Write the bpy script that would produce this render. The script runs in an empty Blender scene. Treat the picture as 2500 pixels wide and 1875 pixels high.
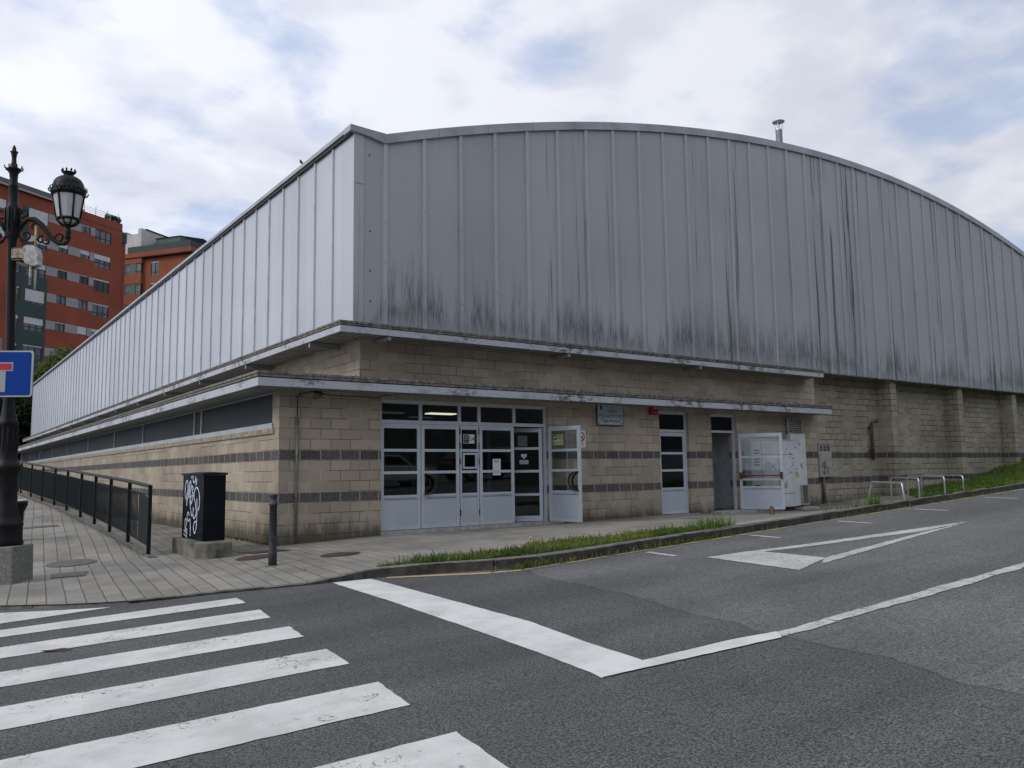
import bpy, bmesh, math, random
from mathutils import Vector, Matrix
R = math.radians
random.seed(7)
S = bpy.context.scene
COL = S.collection

# ---------------------------------------------------------------- camera
cam = bpy.data.cameras.new('camera'); camo = bpy.data.objects.new('camera', cam); COL.objects.link(camo)
camo.matrix_world = Matrix(((.807495, -.051117, -.587655, -5.2857), (-.589696, -.09444, -.802084, -14.3739),
                            (-.014499, .994217, -.106403, 1.2715), (0, 0, 0, 1)))
cam.sensor_width = 36; cam.lens = 28.557; cam.clip_end = 3000; cam.clip_start = .05
S.camera = camo
S.render.resolution_x, S.render.resolution_y = 1024, 768

# ---------------------------------------------------------------- world, sun, exposure
SUN_EL, SUN_AZ = 38, 172          # azimuth in degrees from +X towards +Y: where the sun stands
w = bpy.data.worlds.new('World'); S.world = w; w.use_nodes = True
wn = w.node_tree; wn.nodes.clear(); WL = wn.links.new
def WN(t, **k):
    n = wn.nodes.new(t)
    for a, b in k.items(): setattr(n, a, b)
    return n
out = WN('ShaderNodeOutputWorld'); bg = WN('ShaderNodeBackground'); bg.inputs[1].default_value = .1
WL(bg.outputs[0], out.inputs[0])
sky = WN('ShaderNodeTexSky', sky_type='NISHITA', sun_disc=False, sun_elevation=R(SUN_EL), sun_rotation=R(90 - SUN_AZ))
tc = WN('ShaderNodeTexCoord'); sep = WN('ShaderNodeSeparateXYZ'); WL(tc.outputs['Generated'], sep.inputs[0])
def wm(op, a, b=None, c=None):
    n = WN('ShaderNodeMath', operation=op)
    for i, v in enumerate((a, b, c)):
        if v is None: continue
        if isinstance(v, (int, float)): n.inputs[i].default_value = v
        else: WL(v, n.inputs[i])
    return n.outputs[0]
zz = wm('ADD', wm('MAXIMUM', sep.outputs[2], 0), .16)
cmb = WN('ShaderNodeCombineXYZ'); WL(wm('DIVIDE', sep.outputs[0], zz), cmb.inputs[0]); WL(wm('DIVIDE', sep.outputs[1], zz), cmb.inputs[1])
def wnoise(scale, detail, off, rough=.55, dist=.0):
    m = WN('ShaderNodeVectorMath', operation='ADD'); WL(cmb.outputs[0], m.inputs[0]); m.inputs[1].default_value = off
    n = WN('ShaderNodeTexNoise'); n.inputs['Scale'].default_value = scale; n.inputs['Detail'].default_value = detail
    n.inputs['Roughness'].default_value = rough; n.inputs['Distortion'].default_value = dist
    WL(m.outputs[0], n.inputs['Vector']); return n.outputs[0]
def wramp(fac, *stops):
    r = WN('ShaderNodeValToRGB'); e = r.color_ramp.elements
    while len(e) < len(stops): e.new(.5)
    for i, (p, c) in enumerate(stops): e[i].position = p; e[i].color = (*c, 1)
    r.color_ramp.interpolation = 'EASE'
    WL(fac, r.inputs[0]); return r.outputs[0]
def wmix(f, a, b, mode='MIX'):
    m = WN('ShaderNodeMix', data_type='RGBA', blend_type=mode)
    for s, v in ((m.inputs[0], f), (m.inputs[6], a), (m.inputs[7], b)):
        if isinstance(v, (int, float)): s.default_value = v
        elif isinstance(v, tuple): s.default_value = (*v, 1)
        else: WL(v, s)
    return m.outputs[2]
n1 = wnoise(3.4, 9, (3.1, 1.7, 0), .5, .1); n2 = wnoise(.7, 4, (9.3, 4.2, 2), .5)
both = wm('ADD', wm('MULTIPLY', n1, .6), wm('MULTIPLY', n2, .4))
cloud = wramp(both, (.38, (5.3, 5.7, 6.8)), (.48, (6.5, 6.85, 7.8)), (.6, (7.9, 8.15, 8.9)))
hole = wramp(wnoise(2.9, 8, (14.4, 3.8, 5), .52, .1), (.51, (0, 0, 0)), (.68, (.62, .62, .62)))
skyb = wmix(1.0, sky.outputs[0], (1.0, 1.0, 1.0), 'MULTIPLY')
skyb = wmix(.8, skyb, (3.6, 4.8, 7.6))
c1 = wmix(hole, cloud, skyb)
# the cloud deck is thinner and brighter on the sun's side
az = wm('ADD', wm('MULTIPLY', sep.outputs[0], math.cos(R(SUN_AZ))), wm('MULTIPLY', sep.outputs[1], math.sin(R(SUN_AZ))))
gain = wm('ADD', .98, wm('MULTIPLY', az, .22))
gc = WN('ShaderNodeCombineXYZ'); [WL(gain, gc.inputs[i]) for i in range(3)]
WL(wmix(1.0, c1, gc.outputs[0], 'MULTIPLY'), bg.inputs[0])

sun = bpy.data.lights.new('sun', 'SUN'); suno = bpy.data.objects.new('sun', sun); COL.objects.link(suno)
sun.energy = 1.0; sun.angle = R(20); sun.color = (1, .95, .86)
sd = Vector((math.cos(R(SUN_AZ)) * math.cos(R(SUN_EL)), math.sin(R(SUN_AZ)) * math.cos(R(SUN_EL)), math.sin(R(SUN_EL))))
suno.rotation_euler = sd.to_track_quat('Z', 'Y').to_euler()
S.view_settings.view_transform = 'Standard'; S.view_settings.look = 'None'
S.view_settings.gamma = 1; S.view_settings.exposure = .3

# ---------------------------------------------------------------- material helpers
class M:
    def __init__(s, name):
        s.m = bpy.data.materials.new(name); s.m.use_nodes = True; s.t = s.m.node_tree; s.n = s.t.nodes
        s.b = s.n['Principled BSDF']; s.o = s.n['Material Output']
    def node(s, t, **k):
        n = s.n.new(t)
        for a, b in k.items(): setattr(n, a, b)
        return n
    def put(s, sock, v):
        if isinstance(v, bpy.types.NodeSocket): s.t.links.new(v, sock)
        elif isinstance(v, tuple) and len(v) == 3 and sock.type == 'RGBA': sock.default_value = (*v, 1)
        else: sock.default_value = v
    def pos(s): return s.node('ShaderNodeNewGeometry').outputs['Position']
    def xyz(s, v=None):
        n = s.node('ShaderNodeSeparateXYZ'); s.put(n.inputs[0], v or s.pos()); return n.outputs
    def comb(s, x=0., y=0., z=0.):
        n = s.node('ShaderNodeCombineXYZ'); [s.put(n.inputs[i], v) for i, v in enumerate((x, y, z))]; return n.outputs[0]
    def ma(s, op, a, b=None, c=None, clamp=False):
        n = s.node('ShaderNodeMath', operation=op, use_clamp=clamp)
        for i, v in enumerate((a, b, c)):
            if v is not None: s.put(n.inputs[i], v)
        return n.outputs[0]
    def sc(s, v, sx, sy, sz):
        n = s.node('ShaderNodeVectorMath', operation='MULTIPLY'); s.put(n.inputs[0], v); n.inputs[1].default_value = (sx, sy, sz); return n.outputs[0]
    def noise(s, v=None, scale=5., detail=4., rough=.5, dist=0.):
        n = s.node('ShaderNodeTexNoise'); s.put(n.inputs['Vector'], v or s.pos()); n.inputs['Scale'].default_value = scale
        n.inputs['Detail'].default_value = detail; n.inputs['Roughness'].default_value = rough; n.inputs['Distortion'].default_value = dist
        return n.outputs[0]
    def vor(s, v=None, scale=5., feature='F1', out='Distance'):
        n = s.node('ShaderNodeTexVoronoi', feature=feature); s.put(n.inputs['Vector'], v or s.pos()); n.inputs['Scale'].default_value = scale
        return n.outputs[out]
    def mr(s, v, a, b, c=0., d=1., smooth=True):
        n = s.node('ShaderNodeMapRange', interpolation_type='SMOOTHSTEP' if smooth else 'LINEAR')
        for i, x in enumerate((v, a, b, c, d)): s.put(n.inputs[i], x)
        return n.outputs[0]
    def mix(s, f, a, b, mode='MIX'):
        n = s.node('ShaderNodeMix', data_type='RGBA', blend_type=mode)
        s.put(n.inputs[0], f); s.put(n.inputs[6], a); s.put(n.inputs[7], b); return n.outputs[2]
    def bump(s, h, strength=.3, dist=.01):
        n = s.node('ShaderNodeBump'); n.inputs['Strength'].default_value = strength; n.inputs['Distance'].default_value = dist
        s.put(n.inputs['Height'], h); s.put(s.b.inputs['Normal'], n.outputs[0])
    def fin(s, col, rough=.6, metal=0., spec=.5):
        s.put(s.b.inputs['Base Color'], col); s.put(s.b.inputs['Roughness'], rough); s.b.inputs['Metallic'].default_value = metal
        s.b.inputs['Specular IOR Level'].default_value = spec; return s.m
def plain(name, col, rough=.6, var=.12, scale=8., metal=0., spec=.5, bump=0.):
    m = M(name); n = m.noise(scale=scale, detail=6)
    f = m.mr(n, .3, .7, 1 - var, 1 + var)
    c = m.mix(1., col, m.comb(f, f, f), 'MULTIPLY')
    if bump: m.bump(n, bump, .01)
    return m.fin(c, rough, metal, spec)
def glow(name, col, st):
    m = M(name); m.put(m.b.inputs['Emission Color'], col); m.b.inputs['Emission Strength'].default_value = st; return m.fin(col, .5)

# ---- block wall
def block_mat(name, base=(.43, .375, .3), band=True, dirt=1., jm=.38, jw=.0075):
    m = M(name); x, y, z = m.xyz()[:3]
    u = m.ma('ADD', x, y); v = m.comb(u, m.ma('SUBTRACT', z, .1575), 0.)
    def brick(c1, c2, mo, ms=.007):
        b = m.node('ShaderNodeTexBrick'); m.put(b.inputs['Vector'], v)
        for k, val in (('Color1', c1), ('Color2', c2), ('Mortar', mo)): m.put(b.inputs[k], val)
        for k, val in (('Scale', 1.), ('Mortar Size', ms), ('Mortar Smooth', .2), ('Brick Width', .4), ('Row Height', .195), ('Bias', 0.)): b.inputs[k].default_value = val
        return b
    c2 = tuple(a * .78 for a in base)
    b = brick(base, c2, tuple(a * jm for a in base), jw)
    col = b.outputs['Color']
    # some joints light, some dark and open
    jl = m.mr(m.noise(m.comb(m.ma('MULTIPLY', u, .7), z, x), 1.3, 3), .45, .62)
    lj = m.ma('MULTIPLY', b.outputs['Fac'], jl)
    col = m.mix(lj, col, tuple(min(1, a * 1.12) for a in base))
    big = m.noise(scale=.5, detail=5); f = m.mr(big, .25, .75, .8, 1.16)
    col = m.mix(1., col, m.comb(f, m.ma('MULTIPLY', f, .985), m.ma('MULTIPLY', f, .96)), 'MULTIPLY')
    fine = m.noise(scale=55, detail=6, rough=.7); f2 = m.mr(fine, .3, .7, .82, 1.15)
    col = m.mix(1., col, m.comb(f2, f2, f2), 'MULTIPLY')
    hgt = m.ma('ADD', m.ma('MULTIPLY', b.outputs['Fac'], -1.), m.ma('MULTIPLY', fine, .35))
    if band:
        d = brick((.12, .111, .102), (.08, .074, .069), (.34, .31, .27), .012)
        bm_ = m.ma('ADD', m.ma('COMPARE', z, 1.62, .0955), m.ma('COMPARE', z, .84, .0955), clamp=True)
        rock = m.noise(scale=28, detail=6, rough=.65)
        rk = m.mr(rock, .3, .7, .45, 1.6)
        dc = m.mix(1., d.outputs['Color'], m.mix(d.outputs['Fac'], m.comb(rk, rk, rk), (1., 1., 1.)), 'MULTIPLY')
        col = m.mix(bm_, col, dc)
        hgt = m.ma('ADD', hgt, m.ma('MULTIPLY', bm_, m.ma('MULTIPLY', rock, 1.6)))
    # rising damp, algae and splash dirt near the ground, ragged upper edge
    st = m.noise(m.comb(m.ma('MULTIPLY', u, 2.2), m.ma('MULTIPLY', z, .6), 3.), 2.4, 6, .65)
    low = m.mr(m.ma('ADD', z, m.ma('MULTIPLY', st, -.75)), -.33, .12, 1., 0.)
    col = m.mix(m.ma('MULTIPLY', low, .85 * dirt), col, (.05, .048, .03))
    stn = m.mr(m.noise(m.sc(m.pos(), 1.3, 1.3, .45), 2.1, 6, .7), .6, .78)
    col = m.mix(m.ma('MULTIPLY', stn, .3), col, (.12, .105, .085))
    m.bump(hgt, .55, .012)
    return m.fin(col, .93, spec=.25)

# ---- ribbed metal cladding with run-off stains (position based, in the metal's own paint)
def clad_mat(name, col0, stain):
    m = M(name); x, y, z = m.xyz()[:3]; u = m.ma('ADD', x, y)
    n = m.noise(scale=.35, detail=4); f = m.mr(n, .3, .7, .94, 1.05)
    panel = m.node('ShaderNodeTexWhiteNoise', noise_dimensions='1D'); m.put(panel.inputs['W'], m.ma('FLOOR', m.ma('DIVIDE', u, .902)))
    f = m.ma('MULTIPLY', f, m.mr(panel.outputs['Value'], 0., 1., .955, 1.03, False))
    c = m.mix(1., col0, m.comb(f, f, f), 'MULTIPLY')
    # broad grey haze of dirt rising from the bottom edge
    col_n = m.noise(m.comb(m.ma('MULTIPLY', u, 7.), m.ma('MULTIPLY', z, .55), 0.), 1., 5, .6)
    low_n = m.noise(m.comb(m.ma('MULTIPLY', u, .8), m.ma('MULTIPLY', z, .3), 0.), 1., 3)
    fine = m.noise(m.comb(m.ma('MULTIPLY', u, 30.), m.ma('MULTIPLY', z, 2.2), 0.), 1., 5, .7)
    hgt = m.mr(m.ma('ADD', m.ma('MULTIPLY', col_n, .8), m.ma('MULTIPLY', low_n, .7)), .5, 1.0, .1, 2.1)
    rel = m.ma('DIVIDE', m.ma('SUBTRACT', z, 4.12), hgt)
    a1 = m.ma('MULTIPLY', m.mr(rel, .0, 1., 1., 0.), m.mr(fine, .4, .58, .3, 1.))
    a1 = m.ma('MULTIPLY', a1, m.mr(m.ma('ADD', m.ma('SUBTRACT', z, 4.12), m.ma('MULTIPLY', low_n, -.3)), -.16, .3, .35, 1.))
    # long run-off streaks from the roof edge: a few narrow columns
    s1 = m.noise(m.comb(m.ma('MULTIPLY', u, 3.1), m.ma('MULTIPLY', z, .05), 5.), 1., 4, .75)
    s2 = m.noise(m.comb(m.ma('MULTIPLY', u, 14.), m.ma('MULTIPLY', z, .2), 9.), 1., 5, .7)
    s3 = m.noise(m.comb(m.ma('MULTIPLY', u, .5), m.ma('MULTIPLY', z, .2), 2.), 1., 2)
    a2 = m.ma('MULTIPLY', m.mr(s1, m.mr(x, 3., 20., .595, .56), .65), m.mr(m.ma('ADD', s2, m.ma('MULTIPLY', s3, .3)), .54, .68))
    right = m.mr(x, 8., 27., .8, 1.9)
    a2 = m.ma('MULTIPLY', a2, right, clamp=True)
    a = m.ma('MAXIMUM', m.ma('MULTIPLY', a1, .9), m.ma('MULTIPLY', a2, .85))
    a = m.ma('MULTIPLY', a, stain, clamp=True)
    green = m.mr(s3, .52, .62); dcol = m.mix(green, (.03, .033, .036), (.035, .042, .02))
    c = m.mix(a, c, dcol)
    m.bump(m.noise(m.sc(m.pos(), 1., 1., .25), 1.6, 2), .08, .03)
    m.b.inputs['Coat Weight'].default_value = .0
    return m.fin(c, m.mr(a, 0., 1., .5, .85), 0., .4)

MT = {}
MT['block'] = block_mat('concrete_block'); MT['block_old'] = block_mat('weathered_concrete_block', (.39, .355, .28), True, 1., .2, .011)
MT['clad'] = clad_mat('cladding_metal', (.365, .382, .402), .95)
MT['clad_lit'] = clad_mat('cladding_metal_lit', (.5, .53, .585), .12)  # same metal as the front, lighter: the side's brighter light put into colour
MT['rib'] = clad_mat('cladding_rib_metal', (.41, .43, .455), .55)
MT['rib_lit'] = plain('side_rib_metal_lit', (.49, .52, .57), .5, .08, 3)  # brighter light on the side put into the rib colour
MT['trim'] = plain('roof_trim_metal', (.33, .355, .38), .45, .18, 1.5)
# fascia: painted metal with dirt runs
def fascia_mat():
    m = M('fascia_paint'); x, y, z = m.xyz()[:3]; u = m.ma('ADD', x, y)
    n = m.noise(m.comb(m.ma('MULTIPLY', u, 5.), m.ma('MULTIPLY', z, 9.), 0.), 1., 6, .7)
    pk = m.noise(m.comb(m.ma('MULTIPLY', u, .45), 0., 4.), 1., 2)
    a = m.ma('MULTIPLY', m.mr(n, .46, .56), m.mr(pk, .46, .58))
    thin = m.mr(m.noise(m.comb(m.ma('MULTIPLY', u, 9.), m.ma('MULTIPLY', z, 60.), 8.), 1., 4), .55, .62)
    c = m.mix(m.ma('ADD', m.ma('MULTIPLY', a, .85), m.ma('MULTIPLY', thin, .22), clamp=True), (.46, .475, .52), (.075, .07, .045))
    return m.fin(c, .5)
MT['fascia'] = fascia_mat()
MT['ledge'] = plain('dirty_ledge', (.17, .165, .145), .9, .5, 11, bump=.2)
MT['soffit'] = plain('corrugated_soffit', (.24, .25, .25), .6, .15, 3)
MT['alu'] = plain('painted_aluminium', (.47, .52, .56), .4, .05, 3)
MT['seal_and_shadow'] = plain('seal_and_shadow_dark', (.02, .02, .022), .6)
MT['kick'] = plain('door_panel_paint', (.43, .48, .525), .38, .05, 1.5)
MT['black'] = plain('black_plastic', (.012, .012, .014), .35)
MT['red'] = plain('red_paint', (.4, .012, .03), .5, spec=.2)
MT['strip_glass'] = plain('strip_glazing', (.038, .048, .05), .55, .12, .4, spec=.08)
MT['sill'] = plain('sill_metal', (.38, .41, .43), .5, .1, 2)
def glass(name, tint=.5, rough=.0):
    m = M(name); g = m.node('ShaderNodeBsdfGlossy'); g.inputs['Roughness'].default_value = .02; g.inputs['Color'].default_value = (.8, .85, .9, 1)
    t = m.node('ShaderNodeBsdfTransparent'); t.inputs[0].default_value = (tint, tint * 1.03, tint, 1)
    fr = m.node('ShaderNodeFresnel'); fr.inputs[0].default_value = 1.5
    mx = m.node('ShaderNodeMixShader'); m.t.links.new(m.ma('MULTIPLY', fr.outputs[0], 1.3), mx.inputs[0])
    m.t.links.new(t.outputs[0], mx.inputs[1]); m.t.links.new(g.outputs[0], mx.inputs[2]); m.t.links.new(mx.outputs[0], m.o.inputs[0])
    return m.m
MT['glass'] = glass('window_glass', .55); MT['clear'] = glass('clear_glass', .8)
MT['inner'] = plain('interior_dark_plaster', (.24, .25, .24), .9); MT['inner_floor'] = plain('interior_floor', (.06, .05, .045), .4)
MT['inner_grey'] = plain('interior_grey_dado', (.33, .34, .4), .6); MT['inner_light'] = plain('interior_light_wall', (.45, .46, .48), .8)
MT['lamp_on'] = glow('ceiling_lamp_lit', (1., .98, .85), 2.2)
MT['lamp_dim'] = glow('ceiling_lamp_dim', (.5, .52, .5), .12)
MT['step'] = plain('stone_step', (.36, .35, .33), .8, .2, 10)
MT['roof'] = plain('roof_sheet', (.25, .27, .29), .5)
MT['steel'] = plain('stainless_steel', (.58, .58, .6), .3, .08, 5, metal=.7)
MT['galv'] = plain('galvanised_pipe', (.17, .165, .155), .6, .25, 6, metal=.2)

# ---------------------------------------------------------------- mesh helpers
class MB:
    def __init__(s): s.v = []; s.f = []; s.mi = []; s.sm = []
    def add(s, vs, fs, mi=0, sm=False):
        o = len(s.v); s.v += [tuple(v) for v in vs]
        for f in fs: s.f.append(tuple(i + o for i in f)); s.mi.append(mi); s.sm.append(sm)
        return s
    def box(s, x0, x1, y0, y1, z0, z1, mi=0, T=None):
        vs = [(x, y, z) for z in (z0, z1) for y in (y0, y1) for x in (x0, x1)]
        if T is not None: vs = [T @ Vector(v) for v in vs]
        return s.add(vs, [(0, 2, 3, 1), (4, 5, 7, 6), (0, 1, 5, 4), (2, 6, 7, 3), (0, 4, 6, 2), (1, 3, 7, 5)], mi)
    def quad(s, a, b, c, d, mi=0): return s.add([a, b, c, d], [(0, 1, 2, 3)], mi)
    def tube(s, pts, r, n=10, mi=0, cap=True):
        pts = [Vector(p) for p in pts]; k = len(pts); rs = r if isinstance(r, (list, tuple)) else [r] * k; vs = []
        up = None
        for i, p in enumerate(pts):
            d = (pts[min(i + 1, k - 1)] - pts[max(i - 1, 0)]).normalized()
            if up is None: up = Vector((0, 0, 1)) if abs(d.z) < .9 else Vector((1, 0, 0))
            a = d.cross(up).normalized(); b = a.cross(d).normalized(); up = b
            vs += [p + (a * math.cos(t) + b * math.sin(t)) * rs[i] for t in (2 * math.pi * j / n for j in range(n))]
        fs = [(i * n + j, i * n + (j + 1) % n, (i + 1) * n + (j + 1) % n, (i + 1) * n + j) for i in range(k - 1) for j in range(n)]
        s.add(vs, fs, mi, True)
        if cap:
            o = len(s.v) - len(vs)
            for ring in (range(n), range((k - 1) * n, k * n)): s.f.append(tuple(o + j for j in ring)); s.mi.append(mi); s.sm.append(False)
        return s
    def lathe(s, prof, c=(0, 0, 0), n=20, mi=0, sm=True):
        vs = [(c[0] + r * math.cos(t), c[1] + r * math.sin(t), c[2] + z) for r, z in prof for t in (2 * math.pi * j / n for j in range(n))]
        fs = [(i * n + j, i * n + (j + 1) % n, (i + 1) * n + (j + 1) % n, (i + 1) * n + j) for i in range(len(prof) - 1) for j in range(n)]
        s.add(vs, fs, mi, sm); o = len(s.v) - len(vs)
        for st in (0, (len(prof) - 1) * n): s.f.append(tuple(o + st + j for j in range(n))); s.mi.append(mi); s.sm.append(False)
        return s
    def prism(s, poly, y0, y1, mi=0, axis='y'):     # poly of (x, z), extruded along y
        n = len(poly); g = (lambda a, b, c: (a, c, b)) if axis == 'y' else ((lambda a, b, c: (a, b, c)) if axis == 'z' else (lambda a, b, c: (c, a, b)))
        vs = [g(a, b, y0) for a, b in poly] + [g(a, b, y1) for a, b in poly]
        fs = [tuple(range(n)), tuple(range(2 * n - 1, n - 1, -1))] + [(i, i + n, (i + 1) % n + n, (i + 1) % n) for i in range(n)]
        return s.add(vs, fs, mi)
    def holed(s, x0, x1, z0, z1, y0, y1, holes, mi=0):   # a wall slab in XZ with rectangular openings
        xs = sorted({x0, x1, *[h[0] for h in holes], *[h[1] for h in holes]}); zs = sorted({z0, z1, *[h[2] for h in holes], *[h[3] for h in holes]})
        inh = lambda a, b: any(h[0] - 1e-6 <= a and b <= h[1] + 1e-6 for h in [(0, 0)])
        def solid(i, j):
            if not (0 <= i < len(xs) - 1 and 0 <= j < len(zs) - 1): return False
            cx, cz = (xs[i] + xs[i + 1]) / 2, (zs[j] + zs[j + 1]) / 2
            return not any(h[0] < cx < h[1] and h[2] < cz < h[3] for h in holes)
        for i in range(len(xs) - 1):
            for j in range(len(zs) - 1):
                if not solid(i, j): continue
                a, b, c, d = xs[i], xs[i + 1], zs[j], zs[j + 1]
                s.quad((a, y0, c), (b, y0, c), (b, y0, d), (a, y0, d), mi); s.quad((a, y1, c), (a, y1, d), (b, y1, d), (b, y1, c), mi)
                if not solid(i - 1, j): s.quad((a, y0, c), (a, y0, d), (a, y1, d), (a, y1, c), mi)
                if not solid(i + 1, j): s.quad((b, y0, c), (b, y1, c), (b, y1, d), (b, y0, d), mi)
                if not solid(i, j - 1): s.quad((a, y0, c), (a, y1, c), (b, y1, c), (b, y0, c), mi)
                if not solid(i, j + 1): s.quad((a, y0, d), (b, y0, d), (b, y1, d), (a, y1, d), mi)
        return s
    def build(s, name, mats, parent=None, bevel=0.):
        me = bpy.data.meshes.new(name); me.from_pydata(s.v, [], s.f); 
        for m in (mats if isinstance(mats, (list, tuple)) else [mats]): me.materials.append(MT[m] if isinstance(m, str) else m)
        me.polygons.foreach_set('material_index', s.mi); me.polygons.foreach_set('use_smooth', s.sm)
        bm = bmesh.new(); bm.from_mesh(me)
        if len(bm.faces) < 20000: bmesh.ops.recalc_face_normals(bm, faces=bm.faces)
        bm.to_mesh(me); bm.free(); me.update()
        o = bpy.data.objects.new(name, me); COL.objects.link(o); o.parent = parent
        if bevel:
            b = o.modifiers.new('bevel', 'BEVEL'); b.width = bevel; b.segments = 2; b.limit_method = 'ANGLE'; b.angle_limit = R(40)
        return o
def tag(o, label=None, cat=None, group=None, kind=None):
    for k, v in (('label', label), ('category', cat), ('group', group), ('kind', kind)):
        if v: o[k] = v
    return o
def thing(name, label, cat, loc=(0, 0, 0), rz=0, group=None):
    o = bpy.data.objects.new(name, None); o.empty_display_size = .2; COL.objects.link(o); o.location = loc; o.rotation_euler = (0, 0, rz)
    return tag(o, label, cat, group)
def text(parent, name, s, size, loc, rot=(R(90), 0, 0), mat='black', align='CENTER', ext=.001, sx=1.):
    cu = bpy.data.curves.new(name, 'FONT'); cu.body = s; cu.size = size; cu.align_x = align; cu.extrude = ext
    t = bpy.data.objects.new('tmp', cu); COL.objects.link(t); dg = bpy.context.evaluated_depsgraph_get()
    me = bpy.data.meshes.new_from_object(t.evaluated_get(dg)); bpy.data.objects.remove(t)
    me.materials.clear(); me.materials.append(MT[mat]); o = bpy.data.objects.new(name, me); COL.objects.link(o)
    o.parent = parent; o.location = loc; o.rotation_euler = rot; o.scale = (sx, 1, 1); return o
def scribble(mb, strokes, T, wdt, mi=0):      # flat spray or pen lines: strokes of (a, b) in a plane, T maps (a, b, lift) to 3D
    k = 0
    for st in strokes:
        P = []
        for i in range(len(st) - 1):          # Catmull-Rom smoothing
            p0, p1, p2, p3 = st[max(i - 1, 0)], st[i], st[i + 1], st[min(i + 2, len(st) - 1)]
            for q in range(6):
                t = q / 6; P.append(tuple(.5 * (2 * p1[j] + (p2[j] - p0[j]) * t + (2 * p0[j] - 5 * p1[j] + 4 * p2[j] - p3[j]) * t * t + (3 * p1[j] - p0[j] - 3 * p2[j] + p3[j]) * t ** 3) for j in (0, 1)))
        P.append(st[-1]); k += 1; vs = []
        for i, p in enumerate(P):
            a, b = P[max(i - 1, 0)], P[min(i + 1, len(P) - 1)]; dx, dy = b[0] - a[0], b[1] - a[1]; L = math.hypot(dx, dy) or 1
            h = wdt / 2 * (1 + .25 * math.sin(i * .9)); vs += [T(p[0] - dy / L * h, p[1] + dx / L * h, .002 + .0006 * k), T(p[0] + dy / L * h, p[1] - dx / L * h, .002 + .0006 * k)]
        mb.add(vs, [(2 * i, 2 * i + 1, 2 * i + 3, 2 * i + 2) for i in range(len(P) - 1)], mi)
    return mb
def each(name, mat, parent, boxes):
    for b in boxes: MB().box(*b).build(name, mat, parent)
def lerp(tab, x):
    if x <= tab[0][0]: return tab[0][1]
    for (a, b), (c, d) in zip(tab, tab[1:]):
        if x <= c: return b + (d - b) * (x - a) / (c - a)
    return tab[-1][1]
def sst(a, b, x):
    t = min(1, max(0, (x - a) / (b - a))); return t * t * (3 - 2 * t)

# ---------------------------------------------------------------- ground
def road_z(x, y): return -.08 + .045 * min(max(x, -45), 70) - .012 * min(max(y, -60), 60)
KC = [(-30., 60.), (-8.5, 60.), (-7.8, 20.), (-7.3, 8.), (-7., 3.), (-6.6, .5), (-6., -1.), (-5.2, -2.3), (-4.41, -3.09), (-3.82, -3.62), (-3.2, -3.98), (-2.74, -4.12),
      (-2.3, -4.2), (-1.79, -4.4), (-1.3, -4.58), (-.75, -4.72), (-.4, -4.84), (0., -5.08), (.34, -5.3), (.8, -5.6), (1.35, -5.8), (2., -5.85), (70., -5.85)]
def kerb_y(x): return lerp(KC, x)
def kerb_h(x): return lerp([(-9, .05), (-4.4, .05), (-3.4, .02), (-1.3, .02), (-.6, .1), (0, .115), (70, .12)], x)
def wall_z(x): return lerp([(-1, -.02), (0, 0), (1, .03), (2, .065), (7, .075), (9.8, .12), (11.8, .085), (15.4, .02), (16.6, .05), (17.5, .12), (19.8, .21), (21.8, .31), (26.3, .63), (27, .68), (32, 1.5), (40, 2.2), (70, 3.3)], x)
RAMP = [(0, 0), (.65, .012), (2.3, .13), (4.1, .22), (5.9, .3), (7.8, .38), (10.1, .47), (12.5, .55), (15.5, .61), (19.1, .71), (23.5, .82), (45, 1.5), (60, 2.)]
RX = -2.01
def pave_z(x, y):
    ky = kerb_y(x); kz = road_z(x, ky) + kerb_h(x)
    if x >= 0:
        yn = .5 if x > 16.6 else 0.
        t = min(1, max(0, (yn - y) / (yn - ky))); p = 1 + 2 * sst(6, 13, x) - 2 * sst(24, 30, x)
        return wall_z(x) + (kz - wall_z(x)) * t ** p
    if x > RX:
        base = -.08 * x / RX
        if y > 0: return base
        t = min(1, max(0, y / ky)); return base + (kz - base) * t
    a = -.08 + .042 * (x - RX)
    if y < 0: return a + (kz - a) * min(1, max(0, y / min(ky, -.5)))
    return a + lerp(RAMP, y)

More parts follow.
